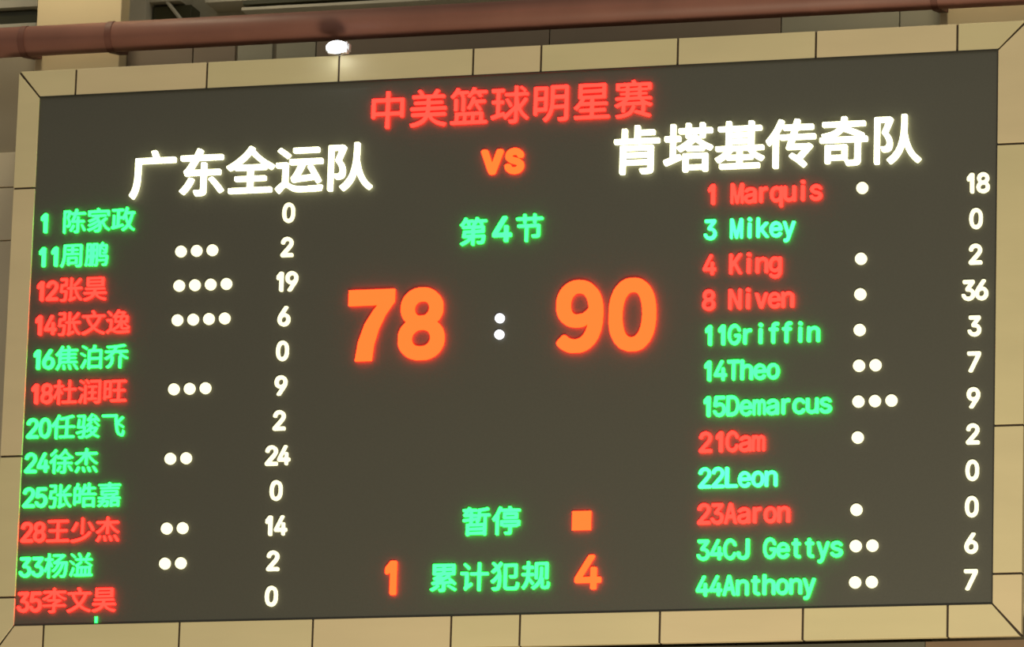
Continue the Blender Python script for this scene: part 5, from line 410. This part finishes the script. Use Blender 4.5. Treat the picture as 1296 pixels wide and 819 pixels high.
[[-72,-130,-63,-131,-48,-130,-42,-128,-38,-123,-37,-113,-36,-3,-33,7,-28,15,-21,22,-15,26,-3,29,15,27,27,20,34,10,36,-3,36,-115,38,-123,41,-128,50,-131,65,-131,72,-130,78,-125,81,-115,81,-70,80,12,73,35,67,45,60,53,50,60,40,65,17,71,5,71,-5,69,-33,57,-38,58,-45,66,-50,68,-63,69,-73,67,-79,62,-81,52,-82,-110,-80,-123]],
[[-17,-204,-6,-205,14,-204,31,-200,44,-195,54,-189,66,-177,78,-156,83,-131,82,56,77,64,69,67,51,67,36,59,19,67,9,70,-9,70,-19,69,-36,62,-52,51,-62,39,-72,21,-77,9,-82,-14,-82,-46,-79,-64,-75,-76,-69,-89,-61,-101,-54,-110,-46,-115,-26,-125,-14,-129,-4,-130,6,-129,16,-126,34,-118,36,-119,39,-124,39,-136,35,-149,29,-156,16,-162,1,-164,-16,-161,-26,-156,-39,-143,-46,-140,-56,-142,-70,-154,-72,-159,-71,-166,-64,-176,-56,-185],[-9,-87,-16,-84,-24,-79,-29,-74,-35,-64,-40,-41,-39,-16,-33,6,-24,20,-18,24,-11,27,-1,29,6,29,15,26,21,22,30,14,35,4,40,-14,40,-49,36,-61,33,-69,21,-82,16,-85]],
[[-12,-130,-4,-131,11,-130,17,-128,21,-122,79,52,80,57,79,62,76,65,71,68,51,68,46,66,41,62,33,42,6,-43,1,-51,-2,-50,-6,-43,-36,50,-42,62,-46,66,-51,68,-66,68,-76,65,-80,60,-78,47,-24,-116]],
[[-20,-130,-11,-131,4,-130,11,-126,14,-120,15,12,16,22,21,28,44,29,51,32,56,37,57,47,57,57,52,65,44,68,21,70,16,75,16,82,19,91,24,96,31,98,49,99,56,105,62,117,63,127,61,133,56,137,44,141,21,141,9,138,-6,130,-17,120,-24,107,-32,72,-39,69,-56,67,-61,63,-64,57,-65,42,-61,34,-54,30,-36,27,-32,25,-30,20,-30,-115]],
[[-72,-130,-63,-131,-48,-130,-42,-128,-38,-123,-37,-113,-37,-13,-35,0,-30,12,-21,22,-13,27,0,29,12,28,22,24,30,17,35,7,36,-5,36,-113,38,-123,42,-128,50,-131,67,-131,76,-128,79,-123,81,-115,81,-8,81,10,77,25,70,40,60,53,50,60,40,65,17,71,0,70,-10,67,-28,60,-33,60,-35,62,-36,67,-37,115,-40,125,-45,129,-53,131,-68,131,-76,127,-80,122,-82,112,-82,-113,-81,-120]],
[[-14,-134,4,-135,16,-134,35,-127,51,-115,63,-102,72,-84,78,-67,82,-47,82,-14,76,11,68,28,59,42,44,56,31,64,16,69,-9,70,-19,68,-34,63,-46,55,-59,42,-69,26,-77,6,-82,-14,-82,-49,-77,-72,-69,-92,-59,-107,-46,-119],[-11,-92,-19,-89,-26,-82,-36,-64,-40,-47,-39,-14,-33,8,-21,22,-9,28,1,29,9,28,16,26,24,20,31,11,35,3,40,-17,40,-49,33,-72,29,-79,22,-87]],
[[-72,-130,-66,-131,-59,-130,-54,-126,-51,-120,-50,-3,-45,17,-41,23,-36,27,-29,27,-24,25,-20,20,-18,12,-17,-113,-16,-120,-14,-126,-6,-130,6,-130,12,-128,17,-120,18,7,20,17,25,25,31,28,39,27,44,22,47,15,50,-3,50,-75,50,-115,53,-125,56,-128,61,-130,71,-130,79,-126,82,-118,82,12,76,40,72,50,66,58,56,65,41,71,34,70,26,68,9,57,4,55,-11,66,-21,70,-31,70,-49,64,-64,68,-74,67,-79,62,-82,52,-82,-110,-81,-123]],
[[-11,-134,1,-135,19,-134,34,-130,51,-120,62,-112,71,-99,79,-84,80,-74,77,-69,73,-67,51,-62,44,-66,32,-82,21,-90,14,-92,-1,-93,-9,-92,-16,-89,-29,-77,-34,-67,-36,-57,-40,-29,-37,-9,-34,1,-27,13,-17,23,-9,27,4,29,16,27,26,23,34,16,42,3,46,0,54,-1,74,4,77,6,80,11,78,21,69,38,54,54,31,66,16,70,1,70,-16,68,-29,64,-41,57,-51,49,-59,41,-66,29,-75,11,-82,-17,-82,-42,-79,-64,-73,-82,-62,-102,-44,-119]],
[[15,-132,34,-133,46,-131,54,-125,56,-117,53,-105,49,-96,41,-92,29,-92,22,-90,19,-87,16,-80,15,10,16,23,21,28,39,30,46,32,51,39,52,50,51,60,46,66,39,69,24,70,17,73,15,78,15,98,13,105,9,111,1,114,-16,114,-25,110,-29,103,-31,75,-36,70,-49,67,-54,64,-57,58,-58,48,-57,40,-54,35,-49,31,-34,27,-31,20,-30,-77,-25,-100,-19,-112,-11,-120]],
]
POINTS_OUTLINES = [
[[-10,-132,4,-133,24,-128,41,-119,54,-108,66,-92,74,-72,79,-54,82,-34,82,33,78,58,71,81,61,98,49,114,29,126,9,132,-11,131,-26,127,-44,118,-56,106,-69,83,-77,61,-82,38,-84,13,-85,-12,-81,-42,-75,-69,-65,-92,-54,-109,-41,-120],[-6,-84,-14,-81,-21,-74,-27,-64,-31,-54,-37,-24,-38,1,-37,28,-31,53,-26,66,-22,73,-14,81,-9,84,-1,85,6,84,14,81,21,74,28,63,32,53,37,23,37,-24,32,-52,27,-64,21,-73,16,-79,9,-83]],
[[11,-128,23,-130,40,-129,48,-124,51,-116,51,111,51,119,48,124,45,127,40,129,15,130,8,128,3,125,-6,116,-36,79,-38,69,-39,44,-37,34,-35,31,-30,27,-22,28,-7,34,-2,33,0,29,2,-114]],
[[-75,-128,-64,-130,69,-130,79,-127,82,-124,84,-119,84,-94,81,-88,76,-84,66,-82,6,-82,1,-81,-2,-79,-1,-74,4,-66,47,-19,66,9,77,31,80,44,80,54,80,66,76,81,67,99,59,109,46,119,31,127,11,132,-1,133,-11,132,-26,129,-41,123,-51,117,-69,99,-80,74,-82,61,-81,49,-76,43,-69,41,-49,41,-41,43,-36,49,-33,64,-29,72,-19,81,-9,85,6,85,19,79,29,68,32,54,29,39,16,19,-72,-79,-81,-91,-84,-101,-84,-116]],
[[-12,-132,4,-133,21,-130,31,-127,47,-119,56,-113,67,-102,74,-92,79,-80,82,-67,83,-39,82,-29,77,-17,70,-4,62,6,51,14,31,24,29,27,28,31,31,36,73,91,75,101,74,118,72,123,69,126,59,129,-61,129,-66,126,-69,123,-71,118,-72,111,-72,98,-71,91,-67,86,-62,83,-54,82,-6,82,-1,81,1,79,2,76,0,71,-35,26,-37,16,-36,-2,-34,-8,-26,-12,1,-14,19,-19,31,-32,36,-44,36,-57,34,-64,30,-72,19,-81,4,-85,-11,-84,-24,-78,-31,-71,-39,-55,-46,-49,-54,-48,-71,-48,-79,-51,-82,-54,-84,-59,-84,-64,-80,-82,-74,-94,-65,-107,-56,-114,-44,-122]],
[[23,-128,41,-129,46,-128,51,-124,55,-116,56,-86,61,-81,74,-79,81,-74,85,-66,85,-54,84,-44,80,-36,74,-33,61,-31,56,-26,54,29,50,36,44,39,24,39,18,36,14,31,13,24,13,-21,12,-26,9,-30,1,-32,-16,-32,-22,-31,-25,-29,-26,-24,-24,-19,21,73,39,109,42,116,41,121,36,127,26,130,9,129,0,124,-82,-39,-84,-46,-85,-59,-84,-69,-82,-74,-79,-77,-74,-79,-1,-80,9,-82,12,-89,14,-119]],
[[-15,-132,4,-133,26,-128,46,-118,63,-104,72,-89,82,-67,83,-27,79,-12,71,7,62,21,51,30,31,41,16,46,1,47,-19,45,-24,46,-26,49,-27,56,-24,76,-21,80,-14,82,54,82,64,84,69,87,72,93,72,116,69,124,64,128,59,129,-49,130,-56,129,-62,126,-66,121,-69,113,-79,16,-80,6,-78,-2,-74,-7,-69,-10,-61,-12,-51,-13,-39,-12,-24,-4,-14,-1,-1,-1,9,-2,17,-7,27,-17,33,-27,35,-37,35,-52,29,-67,17,-79,4,-85,-9,-85,-21,-80,-31,-69,-38,-54,-44,-50,-51,-48,-71,-48,-79,-51,-82,-54,-84,-62,-80,-79,-75,-92,-66,-105,-56,-114,-44,-122]],
[[-12,-132,4,-133,21,-130,34,-126,46,-119,59,-110,67,-99,77,-82,82,-69,83,-57,82,-24,78,-12,68,8,59,18,46,27,29,35,11,38,8,41,7,43,10,51,48,108,51,116,49,124,41,129,21,130,10,128,3,123,-59,31,-74,1,-81,-19,-84,-39,-84,-52,-80,-74,-69,-97,-59,-109,-46,-119],[-9,-85,-16,-82,-21,-78,-29,-70,-32,-64,-35,-52,-34,-32,-29,-21,-16,-10,-4,-6,9,-7,20,-12,30,-24,35,-39,34,-57,29,-69,16,-82]],
[[-57,-128,-46,-130,-29,-129,-23,-126,-18,-121,81,81,85,94,84,119,81,125,74,129,-34,130,-69,130,-75,129,-79,126,-84,119,-85,106,-84,94,-79,86,-75,84,-69,83,16,82,21,81,24,76,22,69,-64,-109,-66,-116,-65,-121]],
[[-12,-132,4,-133,21,-130,39,-124,51,-118,61,-110,69,-102,80,-82,82,-72,83,-44,80,-32,74,-17,61,1,58,6,59,11,71,31,75,43,75,71,71,86,62,103,49,116,29,127,11,132,-9,132,-21,130,-34,125,-49,116,-60,106,-67,96,-73,81,-77,63,-77,56,-73,36,-69,26,-60,11,-59,6,-74,-17,-81,-34,-85,-57,-80,-79,-71,-99,-56,-115],[-11,-84,-24,-79,-33,-69,-37,-57,-35,-44,-29,-32,-19,-24,-6,-20,9,-21,21,-26,31,-37,36,-52,35,-64,29,-74,16,-83],[-9,28,-19,33,-25,41,-29,51,-29,63,-24,73,-16,81,-6,85,6,85,16,81,24,73,28,61,28,48,24,40,14,31]],
[[-42,-128,-34,-130,-14,-129,-6,-126,-1,-121,46,-50,66,-19,77,6,82,24,83,54,82,66,73,89,62,106,46,119,31,127,11,132,-4,133,-21,130,-34,126,-49,118,-60,109,-68,99,-75,86,-80,71,-84,54,-84,39,-80,16,-74,1,-64,-14,-56,-21,-44,-29,-26,-35,-11,-38,-8,-41,-8,-46,-11,-51,-50,-111,-51,-116,-50,-121],[-9,6,-21,13,-31,26,-35,39,-34,59,-29,70,-16,81,-6,85,9,84,20,79,30,66,35,51,35,34,29,21,16,9]],
]
FOUL_OUTLINES = [
[[18,-216,28,-218,72,-217,82,-212,86,-203,87,197,84,211,78,216,72,218,22,219,12,216,4,211,-57,137,-60,124,-60,71,-57,57,-52,52,-45,50,-2,67,2,67,5,64,7,51,7,-196]],
[[45,-216,55,-218,92,-217,99,-216,105,-212,110,-199,110,-149,112,-139,119,-135,152,-134,164,-129,169,-123,170,-116,170,-83,167,-69,159,-63,119,-61,112,-56,110,-46,110,51,104,61,92,65,49,65,42,62,37,57,34,44,34,-49,32,-56,29,-59,19,-61,-61,-61,-68,-60,-71,-56,-69,-49,-62,-36,32,116,78,191,82,201,82,207,75,216,62,219,19,218,12,216,4,211,-165,-63,-169,-76,-170,-113,-168,-123,-165,-128,-158,-133,-151,-134,19,-134,29,-136,32,-139,34,-146,34,-203]],
]
PERIOD_OUTLINES = [
[[32,-166,41,-168,71,-167,80,-163,82,-156,84,-106,91,-101,117,-101,124,-99,129,-89,129,-63,127,-54,123,-49,91,-47,84,-43,82,-33,82,37,80,44,71,49,37,49,31,47,27,43,26,34,26,-36,24,-43,21,-46,11,-48,-39,-48,-46,-47,-49,-44,-50,-39,-45,-29,25,87,61,147,61,161,57,167,47,169,14,169,3,164,-123,-44,-127,-59,-128,-86,-125,-96,-116,-101,11,-101,21,-103,24,-106,26,-113,26,-156]],
]
VERSUS_OUTLINES = [
[[-22,-164,-11,-166,19,-165,33,-161,43,-151,53,-128,134,96,146,132,145,142,140,152,133,159,123,163,86,163,73,159,66,154,58,142,10,6,3,-9,-1,-10,-4,-7,-59,146,-67,157,-77,162,-87,164,-121,163,-131,159,-137,154,-142,146,-145,136,-142,119,-48,-138,-37,-156]],
[[-12,-169,7,-171,37,-166,67,-156,83,-146,105,-126,112,-116,123,-92,128,-66,124,-39,119,-22,108,-6,90,12,73,23,53,32,-13,52,-24,58,-30,64,-31,68,-27,74,-17,81,0,83,20,81,31,74,40,54,47,46,53,42,67,39,90,39,103,43,113,50,119,61,121,71,121,84,113,108,105,121,83,142,73,150,53,159,33,165,7,169,-7,169,-30,165,-53,158,-74,148,-95,128,-106,114,-117,88,-118,44,-114,31,-107,17,-77,-12,-50,-26,13,-46,30,-52,36,-59,36,-69,30,-77,17,-83,-3,-84,-17,-83,-27,-78,-33,-73,-43,-52,-50,-45,-60,-40,-73,-38,-100,-38,-113,-43,-123,-52,-127,-66,-124,-86,-116,-109,-105,-126,-91,-139,-77,-150,-57,-160]],
]
SCORE_OUTLINES = [
[[-223,-455,-216,-457,-91,-457,-76,-451,-60,-435,50,-215,53,-205,57,-195,235,160,238,170,305,305,306,310,306,430,300,445,296,450,289,456,279,461,-111,462,-271,462,-286,456,-291,452,-297,445,-302,435,-304,420,-303,320,-297,305,-291,298,-286,294,-271,288,79,287,89,286,90,280,-93,-85,-97,-95,-100,-105,-247,-400,-247,-430,-238,-445]],
[[-74,-466,-66,-469,69,-469,129,-453,179,-428,214,-404,246,-371,254,-359,265,-346,295,-286,298,-271,301,-261,303,-246,306,-236,306,-156,303,-146,301,-131,298,-121,295,-106,288,-91,285,-81,281,-71,270,-51,260,-36,249,-23,241,-11,219,11,207,19,204,24,207,29,235,59,243,74,250,84,255,94,258,104,265,119,270,134,273,154,276,164,276,174,276,254,273,264,270,284,261,309,240,349,230,364,179,416,159,430,109,455,74,466,59,466,44,471,-46,471,-61,466,-81,465,-111,455,-161,430,-181,416,-211,386,-231,366,-242,349,-262,309,-272,279,-275,259,-278,249,-278,169,-275,159,-272,139,-262,109,-242,69,-231,52,-209,29,-206,24,-209,19,-257,-31,-267,-46,-292,-96,-303,-136,-302,-261,-287,-306,-272,-336,-261,-353,-231,-389,-219,-396,-196,-418,-181,-428,-151,-443,-141,-448,-131,-450],[-21,-298,-26,-295,-61,-288,-81,-278,-108,-251,-122,-226,-125,-211,-128,-201,-128,-181,-117,-141,-103,-121,-76,-95,-46,-80,-31,-78,-26,-75,19,-74,29,-78,44,-80,74,-95,91,-106,99,-114,110,-131,120,-151,123,-166,126,-176,126,-206,120,-226,110,-246,99,-262,79,-278,59,-288,44,-293,24,-295],[-26,102,-41,107,-61,117,-82,139,-97,169,-100,189,-103,199,-97,229,-87,254,-61,280,-41,290,-21,296,24,296,44,290,69,275,74,271,85,254,95,234,98,219,101,209,101,194,98,184,95,169,90,154,80,139,59,117,39,107]],
[[-114,-463,-106,-465,14,-465,24,-462,39,-459,84,-444,104,-434,129,-417,146,-408,205,-348,215,-333,223,-318,240,-293,250,-273,253,-263,260,-248,268,-223,275,-208,280,-193,283,-178,285,-173,287,-153,290,-143,293,-123,295,-118,298,-98,301,-88,302,-23,306,-8,306,77,302,92,301,142,298,152,295,172,293,177,290,197,288,202,285,222,278,237,270,262,263,277,260,287,250,307,219,354,164,409,144,423,129,431,119,438,109,443,44,464,9,465,-6,469,-36,469,-46,468,-56,465,-86,463,-131,448,-161,433,-171,426,-186,418,-238,367,-253,347,-257,342,-287,282,-303,222,-303,87,-300,77,-297,62,-295,57,-292,42,-287,27,-275,2,-272,-8,-257,-33,-246,-46,-241,-55,-226,-70,-214,-78,-191,-99,-141,-124,-126,-127,-101,-135,-76,-136,-61,-140,4,-140,14,-137,34,-134,64,-124,104,-105,109,-104,111,-108,111,-118,108,-128,105,-143,85,-203,78,-213,61,-243,34,-270,14,-284,4,-289,-31,-300,-71,-299,-76,-297,-91,-294,-106,-287,-116,-284,-133,-273,-146,-262,-153,-258,-166,-247,-176,-242,-201,-241,-216,-247,-221,-251,-263,-293,-271,-305,-282,-318,-288,-333,-287,-358,-278,-373,-251,-400,-239,-408,-226,-419,-166,-449,-136,-459],[-36,21,-66,31,-83,42,-92,52,-108,77,-117,102,-120,122,-123,132,-122,192,-120,197,-117,212,-102,252,-88,272,-71,288,-56,298,-36,304,-1,304,24,295,39,288,61,272,91,227,95,217,110,172,113,152,115,147,118,127,121,117,120,102,109,85,89,65,49,36,39,31]],
[[-64,-466,-56,-469,59,-469,69,-465,84,-463,99,-455,109,-453,139,-438,159,-424,220,-361,230,-346,265,-276,280,-231,283,-216,285,-211,288,-196,290,-191,293,-171,296,-161,297,-141,301,-126,302,-91,306,-76,306,74,302,89,301,124,297,139,296,159,293,169,290,189,288,194,280,229,265,274,253,299,250,309,245,319,238,329,230,344,219,361,208,374,204,381,174,411,162,419,149,430,124,445,104,455,74,465,64,466,54,467,44,471,-36,471,-46,470,-56,466,-71,465,-76,462,-91,460,-141,435,-161,421,-211,371,-216,362,-227,349,-235,334,-242,324,-257,294,-260,284,-267,269,-277,239,-282,224,-285,209,-287,204,-290,184,-293,174,-294,159,-298,144,-299,124,-303,109,-303,-111,-299,-126,-298,-146,-294,-161,-293,-176,-290,-186,-287,-206,-285,-211,-282,-226,-267,-271,-232,-341,-212,-371,-166,-419,-146,-433],[-6,-298,-11,-295,-26,-293,-51,-279,-77,-251,-87,-236,-102,-206,-112,-176,-120,-141,-122,-136,-124,-116,-128,-101,-129,-76,-133,-61,-133,59,-129,74,-128,104,-125,114,-122,134,-120,139,-117,159,-97,219,-92,229,-71,261,-51,280,-36,290,-21,295,9,296,19,295,34,290,44,285,64,270,80,249,95,224,98,214,105,199,110,184,113,169,115,164,118,149,120,144,123,124,126,114,127,94,131,79,132,24,136,9,136,-11,132,-26,131,-81,127,-96,126,-116,123,-126,121,-141,118,-151,115,-166,100,-211,96,-221,85,-241,75,-256,56,-276,39,-288,24,-293,9,-295]],
]

FONTS = {
    'N': ('陈家政周鹏张昊文逸焦泊乔杜润旺任骏飞徐杰皓嘉王少杨溢李', NAME_OUTLINES),
    'P': ('第节暂停累计犯规', CAPTION_OUTLINES),
    'T': ('中美篮球明星赛', TITLE_OUTLINES),
    'W': ('广东全运队肯塔基传奇', TEAM_OUTLINES),
    'a': ('0123456789MKNGTDCLAJarquiskeyngvfhomct', LATIN_OUTLINES),
    's': ('0123456789', POINTS_OUTLINES),
    'f': ('14', FOUL_OUTLINES),
    'g': ('4', PERIOD_OUTLINES),
    'v': ('VS', VERSUS_OUTLINES),
    'b': ('7890', SCORE_OUTLINES),
}

SHAPES = {}
def shape(loops, depth):
    """filled, extruded outline -> (vertices, faces) facing -Y, in lamps; holes are found by the curve filler"""
    cu = bpy.data.curves.new('outline', 'CURVE')
    cu.dimensions = '2D'
    cu.fill_mode = 'BOTH'
    cu.extrude = depth / 2
    for L in loops:
        sp = cu.splines.new('POLY')
        sp.points.add(len(L) - 1)
        for p, (x, y) in zip(sp.points, L):
            p.co = (x, y, 0, 1)
        sp.use_cyclic_u = True
    t = bpy.data.objects.new('outline', cu)
    me = bpy.data.meshes.new_from_object(t)
    out = ([(v.co.x, -(v.co.z + depth / 2), v.co.y) for v in me.vertices], [tuple(p.vertices) for p in me.polygons])
    bpy.data.objects.remove(t)
    bpy.data.curves.remove(cu)
    bpy.data.meshes.remove(me)
    return out

def glyph(key, depth):
    if (key, depth) not in SHAPES:
        chars, outlines = FONTS[key[0]]
        SHAPES[(key, depth)] = shape([[(n[i] / 20, n[i + 1] / 20) for i in range(0, len(n), 2)]
                                      for n in outlines[chars.index(key[1])]], depth)
    return SHAPES[(key, depth)]

PIECES = {}
def lit(name, items, mat, label=None, piece='character'):
    """items: (mesh shape, column, row, scale x, scale y) in lamps from the screen's upper left corner.
    One item is a part by itself; several are sub-parts of one part."""
    if len(items) == 1:
        parent, pname, cx, cy = board, name, 0, 0
    else:
        cx = sum(i[1] for i in items) / len(items)
        cy = sum(i[2] for i in items) / len(items)
        parent = bpy.data.objects.new(name, None)
        COL.objects.link(parent)
        parent.parent = board
        parent.location = (cx * .01 - W2, -.0005, H2 - cy * .01)
        tag(parent, label)
        pname = piece
    for sh, x, y, sx, sy in items:
        key = (id(sh), mat, sx, sy)
        if key not in PIECES:
            me = bpy.data.meshes.new(pname)
            me.from_pydata([(a * sx * .01, b * .01, c * sy * .01) for a, b, c in sh[0]], [],
                           [tuple(reversed(f)) for f in sh[1]])
            me.update()
            PIECES[key] = me
        o = link(pname, PIECES[key], MAT[mat], parent)
        if len(items) == 1:
            o.location = (x * .01 - W2, -.0005, H2 - y * .01)
            tag(o, label)
        else:
            o.location = ((x - cx) * .01, 0, (cy - y) * .01)

DISC = shape([[(3.75 * math.cos(2 * math.pi * i / 20), 3.75 * math.sin(2 * math.pi * i / 20)) for i in range(20)]], 1.7)

# title, team names
def title_row(name, text, key, x, pitch, y, dy, mat, depth, label, sx=1, sy=1):
    lit(name, [(glyph(key + c, depth), x + pitch * i, y + dy * i, sx, sy) for i, c in enumerate(text)], mat, label)

title_row('event_title', '中美篮球明星赛', 'T', 240.5, 27.3, 20.2, .1, 'led_red', 1.7, 'red title writing')
title_row('team_name', '广东全运队', 'W', 82.0, 33.4, 56.0, .2, 'led_white', 2.6, 'white team name at left')
title_row('team_name', '肯塔基传奇队', 'W', 407.5, 33.6, 54.3, .15, 'led_white', 2.6, 'white team name at right')
title_row('versus_sign', 'VS', 'v', 311.6, 14.8, 58.0, 0, 'led_orange', 1.7, 'orange versus letters')
lit('period_text', [(glyph('P第', 1.7), 300.5, 103.2, 1, 1), (glyph('g4', 1.7), 319.6, 102.6, 1, 1),
                    (glyph('P节', 1.7), 337.8, 102.4, 1, 1)], 'led_green', 'green period writing')
title_row('timeout_text', '暂停', 'P', 308.4, 19.8, 291.6, 0, 'led_green', 1.7, 'green timeout writing')
title_row('foul_text', '累计犯规', 'P', 288.2, 20.1, 327.0, 0, 'led_green', 1.7, 'green foul count writing')

# the two team scores
SEVEN = [(-15.2, 23.2), (15.4, 23.2), (15.4, 15.2), (9.5, 6.8), (5.2, -2.6), (2.4, -12.5), (1.2, -23.2),
         (-9.6, -23.2), (-7.8, -11.0), (-3.8, .6), (1.4, 9.0), (4.6, 13.2), (-15.2, 13.2)]
lit('team_score', [(shape([SEVEN], 2.4), 234.0, 162.3, 1, 1), (glyph('b8', 2.4), 268.0, 162.6, 1, 1)],
    'led_orange', 'large orange score at left')
lit('team_score', [(glyph('b9', 2.4), 372.5, 161.6, 1, 1), (glyph('b0', 2.4), 407.0, 161.7, 1, 1)],
    'led_orange', 'large orange score at right')
for y in (160.8, 171.4):
    lit('colon_dot', [(DISC, 319.8, y, .84, .82)], 'led_cool', 'small white dot between the scores')
lit('foul_count', [(glyph('f1', 1.7), 252.4, 326.6, 1, 1)], 'led_orange', 'orange foul digit at left')
lit('foul_count', [(glyph('f4', 1.7), 382.4, 326.0, 1, 1)], 'led_orange', 'orange foul digit at right')
SQUARE = shape([[(-6, -6), (6, -6), (6, 6), (-6, 6)]], 1.7)
lit('timeout_square', [(SQUARE, 377.3, 293.0, 1, 1)], 'led_orange', 'orange timeout square')
SPECK = shape([[(-.8, -2), (.8, -2), (.8, 2), (-.8, 2)]], 1.0)
lit('stray_lamp', [(SPECK, 56, 349.0, 1, 1)], 'led_green', 'tiny green light at the lower edge')

# player rows: number and name, foul dots, points
def row_y(i):
    return 85.7 + 22.8 * i
LEFT = [('1 陈家政', 'g', 0, '0'), ('11周鹏', 'g', 3, '2'), ('12张昊', 'r', 4, '19'), ('14张文逸', 'r', 4, '6'),
        ('16焦泊乔', 'g', 0, '0'), ('18杜润旺', 'r', 3, '9'), ('20任骏飞', 'g', 0, '2'), ('24徐杰', 'g', 2, '24'),
        ('25张皓嘉', 'g', 0, '0'), ('28王少杰', 'r', 2, '14'), ('33杨溢', 'g', 2, '2'), ('35李文昊', 'r', 0, '0')]
RIGHT = [('1 Marquis', 'r', 1, '18'), ('3 Mikey', 't', 0, '0'), ('4 King', 'r', 1, '2'), ('8 Niven', 'r', 1, '36'),
         ('11Griffin', 'g', 1, '3'), ('14Theo', 'g', 2, '7'), ('15Demarcus', 'g', 3, '9'), ('21Cam', 'r', 1, '2'),
         ('22Leon', 't', 0, '0'), ('23Aaron', 'r', 1, '0'), ('34CJ Gettys', 'g', 2, '6'), ('44Anthony', 'g', 2, '7')]
LEDS = {'g': 'led_green', 'r': 'led_red', 't': 'led_teal'}
for side, rows in (('left', LEFT), ('right', RIGHT)):
    for i, (text, colour, dots, points) in enumerate(rows):
        y = row_y(i)
        x = 2.9 - .13 * i if side == 'left' else 452.2
        items = []
        for c in text:
            if ord(c) < 128:
                if c != ' ':
                    dy = 0
                    items.append((glyph('a' + c, 1.7), x + 4.25, y, 1, 1))
                x += 8.5
            else:
                items.append((glyph('N' + c, 1.7), x + 8.5, y - .6, 1, 1))
                x += 17
        word = {'g': 'green', 'r': 'red', 't': 'blue-green'}[colour]
        lit('player_entry', items, LEDS[colour], '%s player number and name' % word)
        dx = 103.3 - .2 * i if side == 'left' else 554.1 - .05 * i
        for k in range(dots):
            lit('foul_dot', [(DISC, dx + (10.75 if side == 'left' else 10.5) * k, y, 1, 1)], 'led_score')
        px = 175.7 - .155 * i if side == 'left' else 627.0 - .08 * i
        lit('player_points', [(glyph('s' + c, 1.7), px + 8.3 * (k - (len(points) - 1) / 2), y, 1, 1)
                              for k, c in enumerate(points)], 'led_score')

# ------------------------------------------------------------------ floodlight on the frame's upper edge
lamp = thing('floodlight', (-1.13, -.10, ZC + H2 + .190), 'small glowing white floodlight on the top edge of the scoreboard frame', 'lamp')
bm = bmesh.new()
bmesh.ops.create_uvsphere(bm, u_segments=24, v_segments=12, radius=1)
for v in bm.verts:
    v.co = Vector((v.co.x * .070, min(v.co.y, .25) * .035, v.co.z * .042 + .020))
obj('lens', bm, MAT['lens'], lamp, True)
bm = bmesh.new()
box(bm, -.078, .078, .010, .075, -.012, .060)
bmesh.ops.recalc_face_normals(bm, faces=bm.faces)
bmesh.ops.bevel(bm, geom=bm.edges[:], offset=.012, segments=2, affect='EDGES')
obj('housing', bm, MAT['housing'], lamp)
one_box('bracket', -.02, .02, .03, .16, -.012, .000, MAT['housing'], lamp)
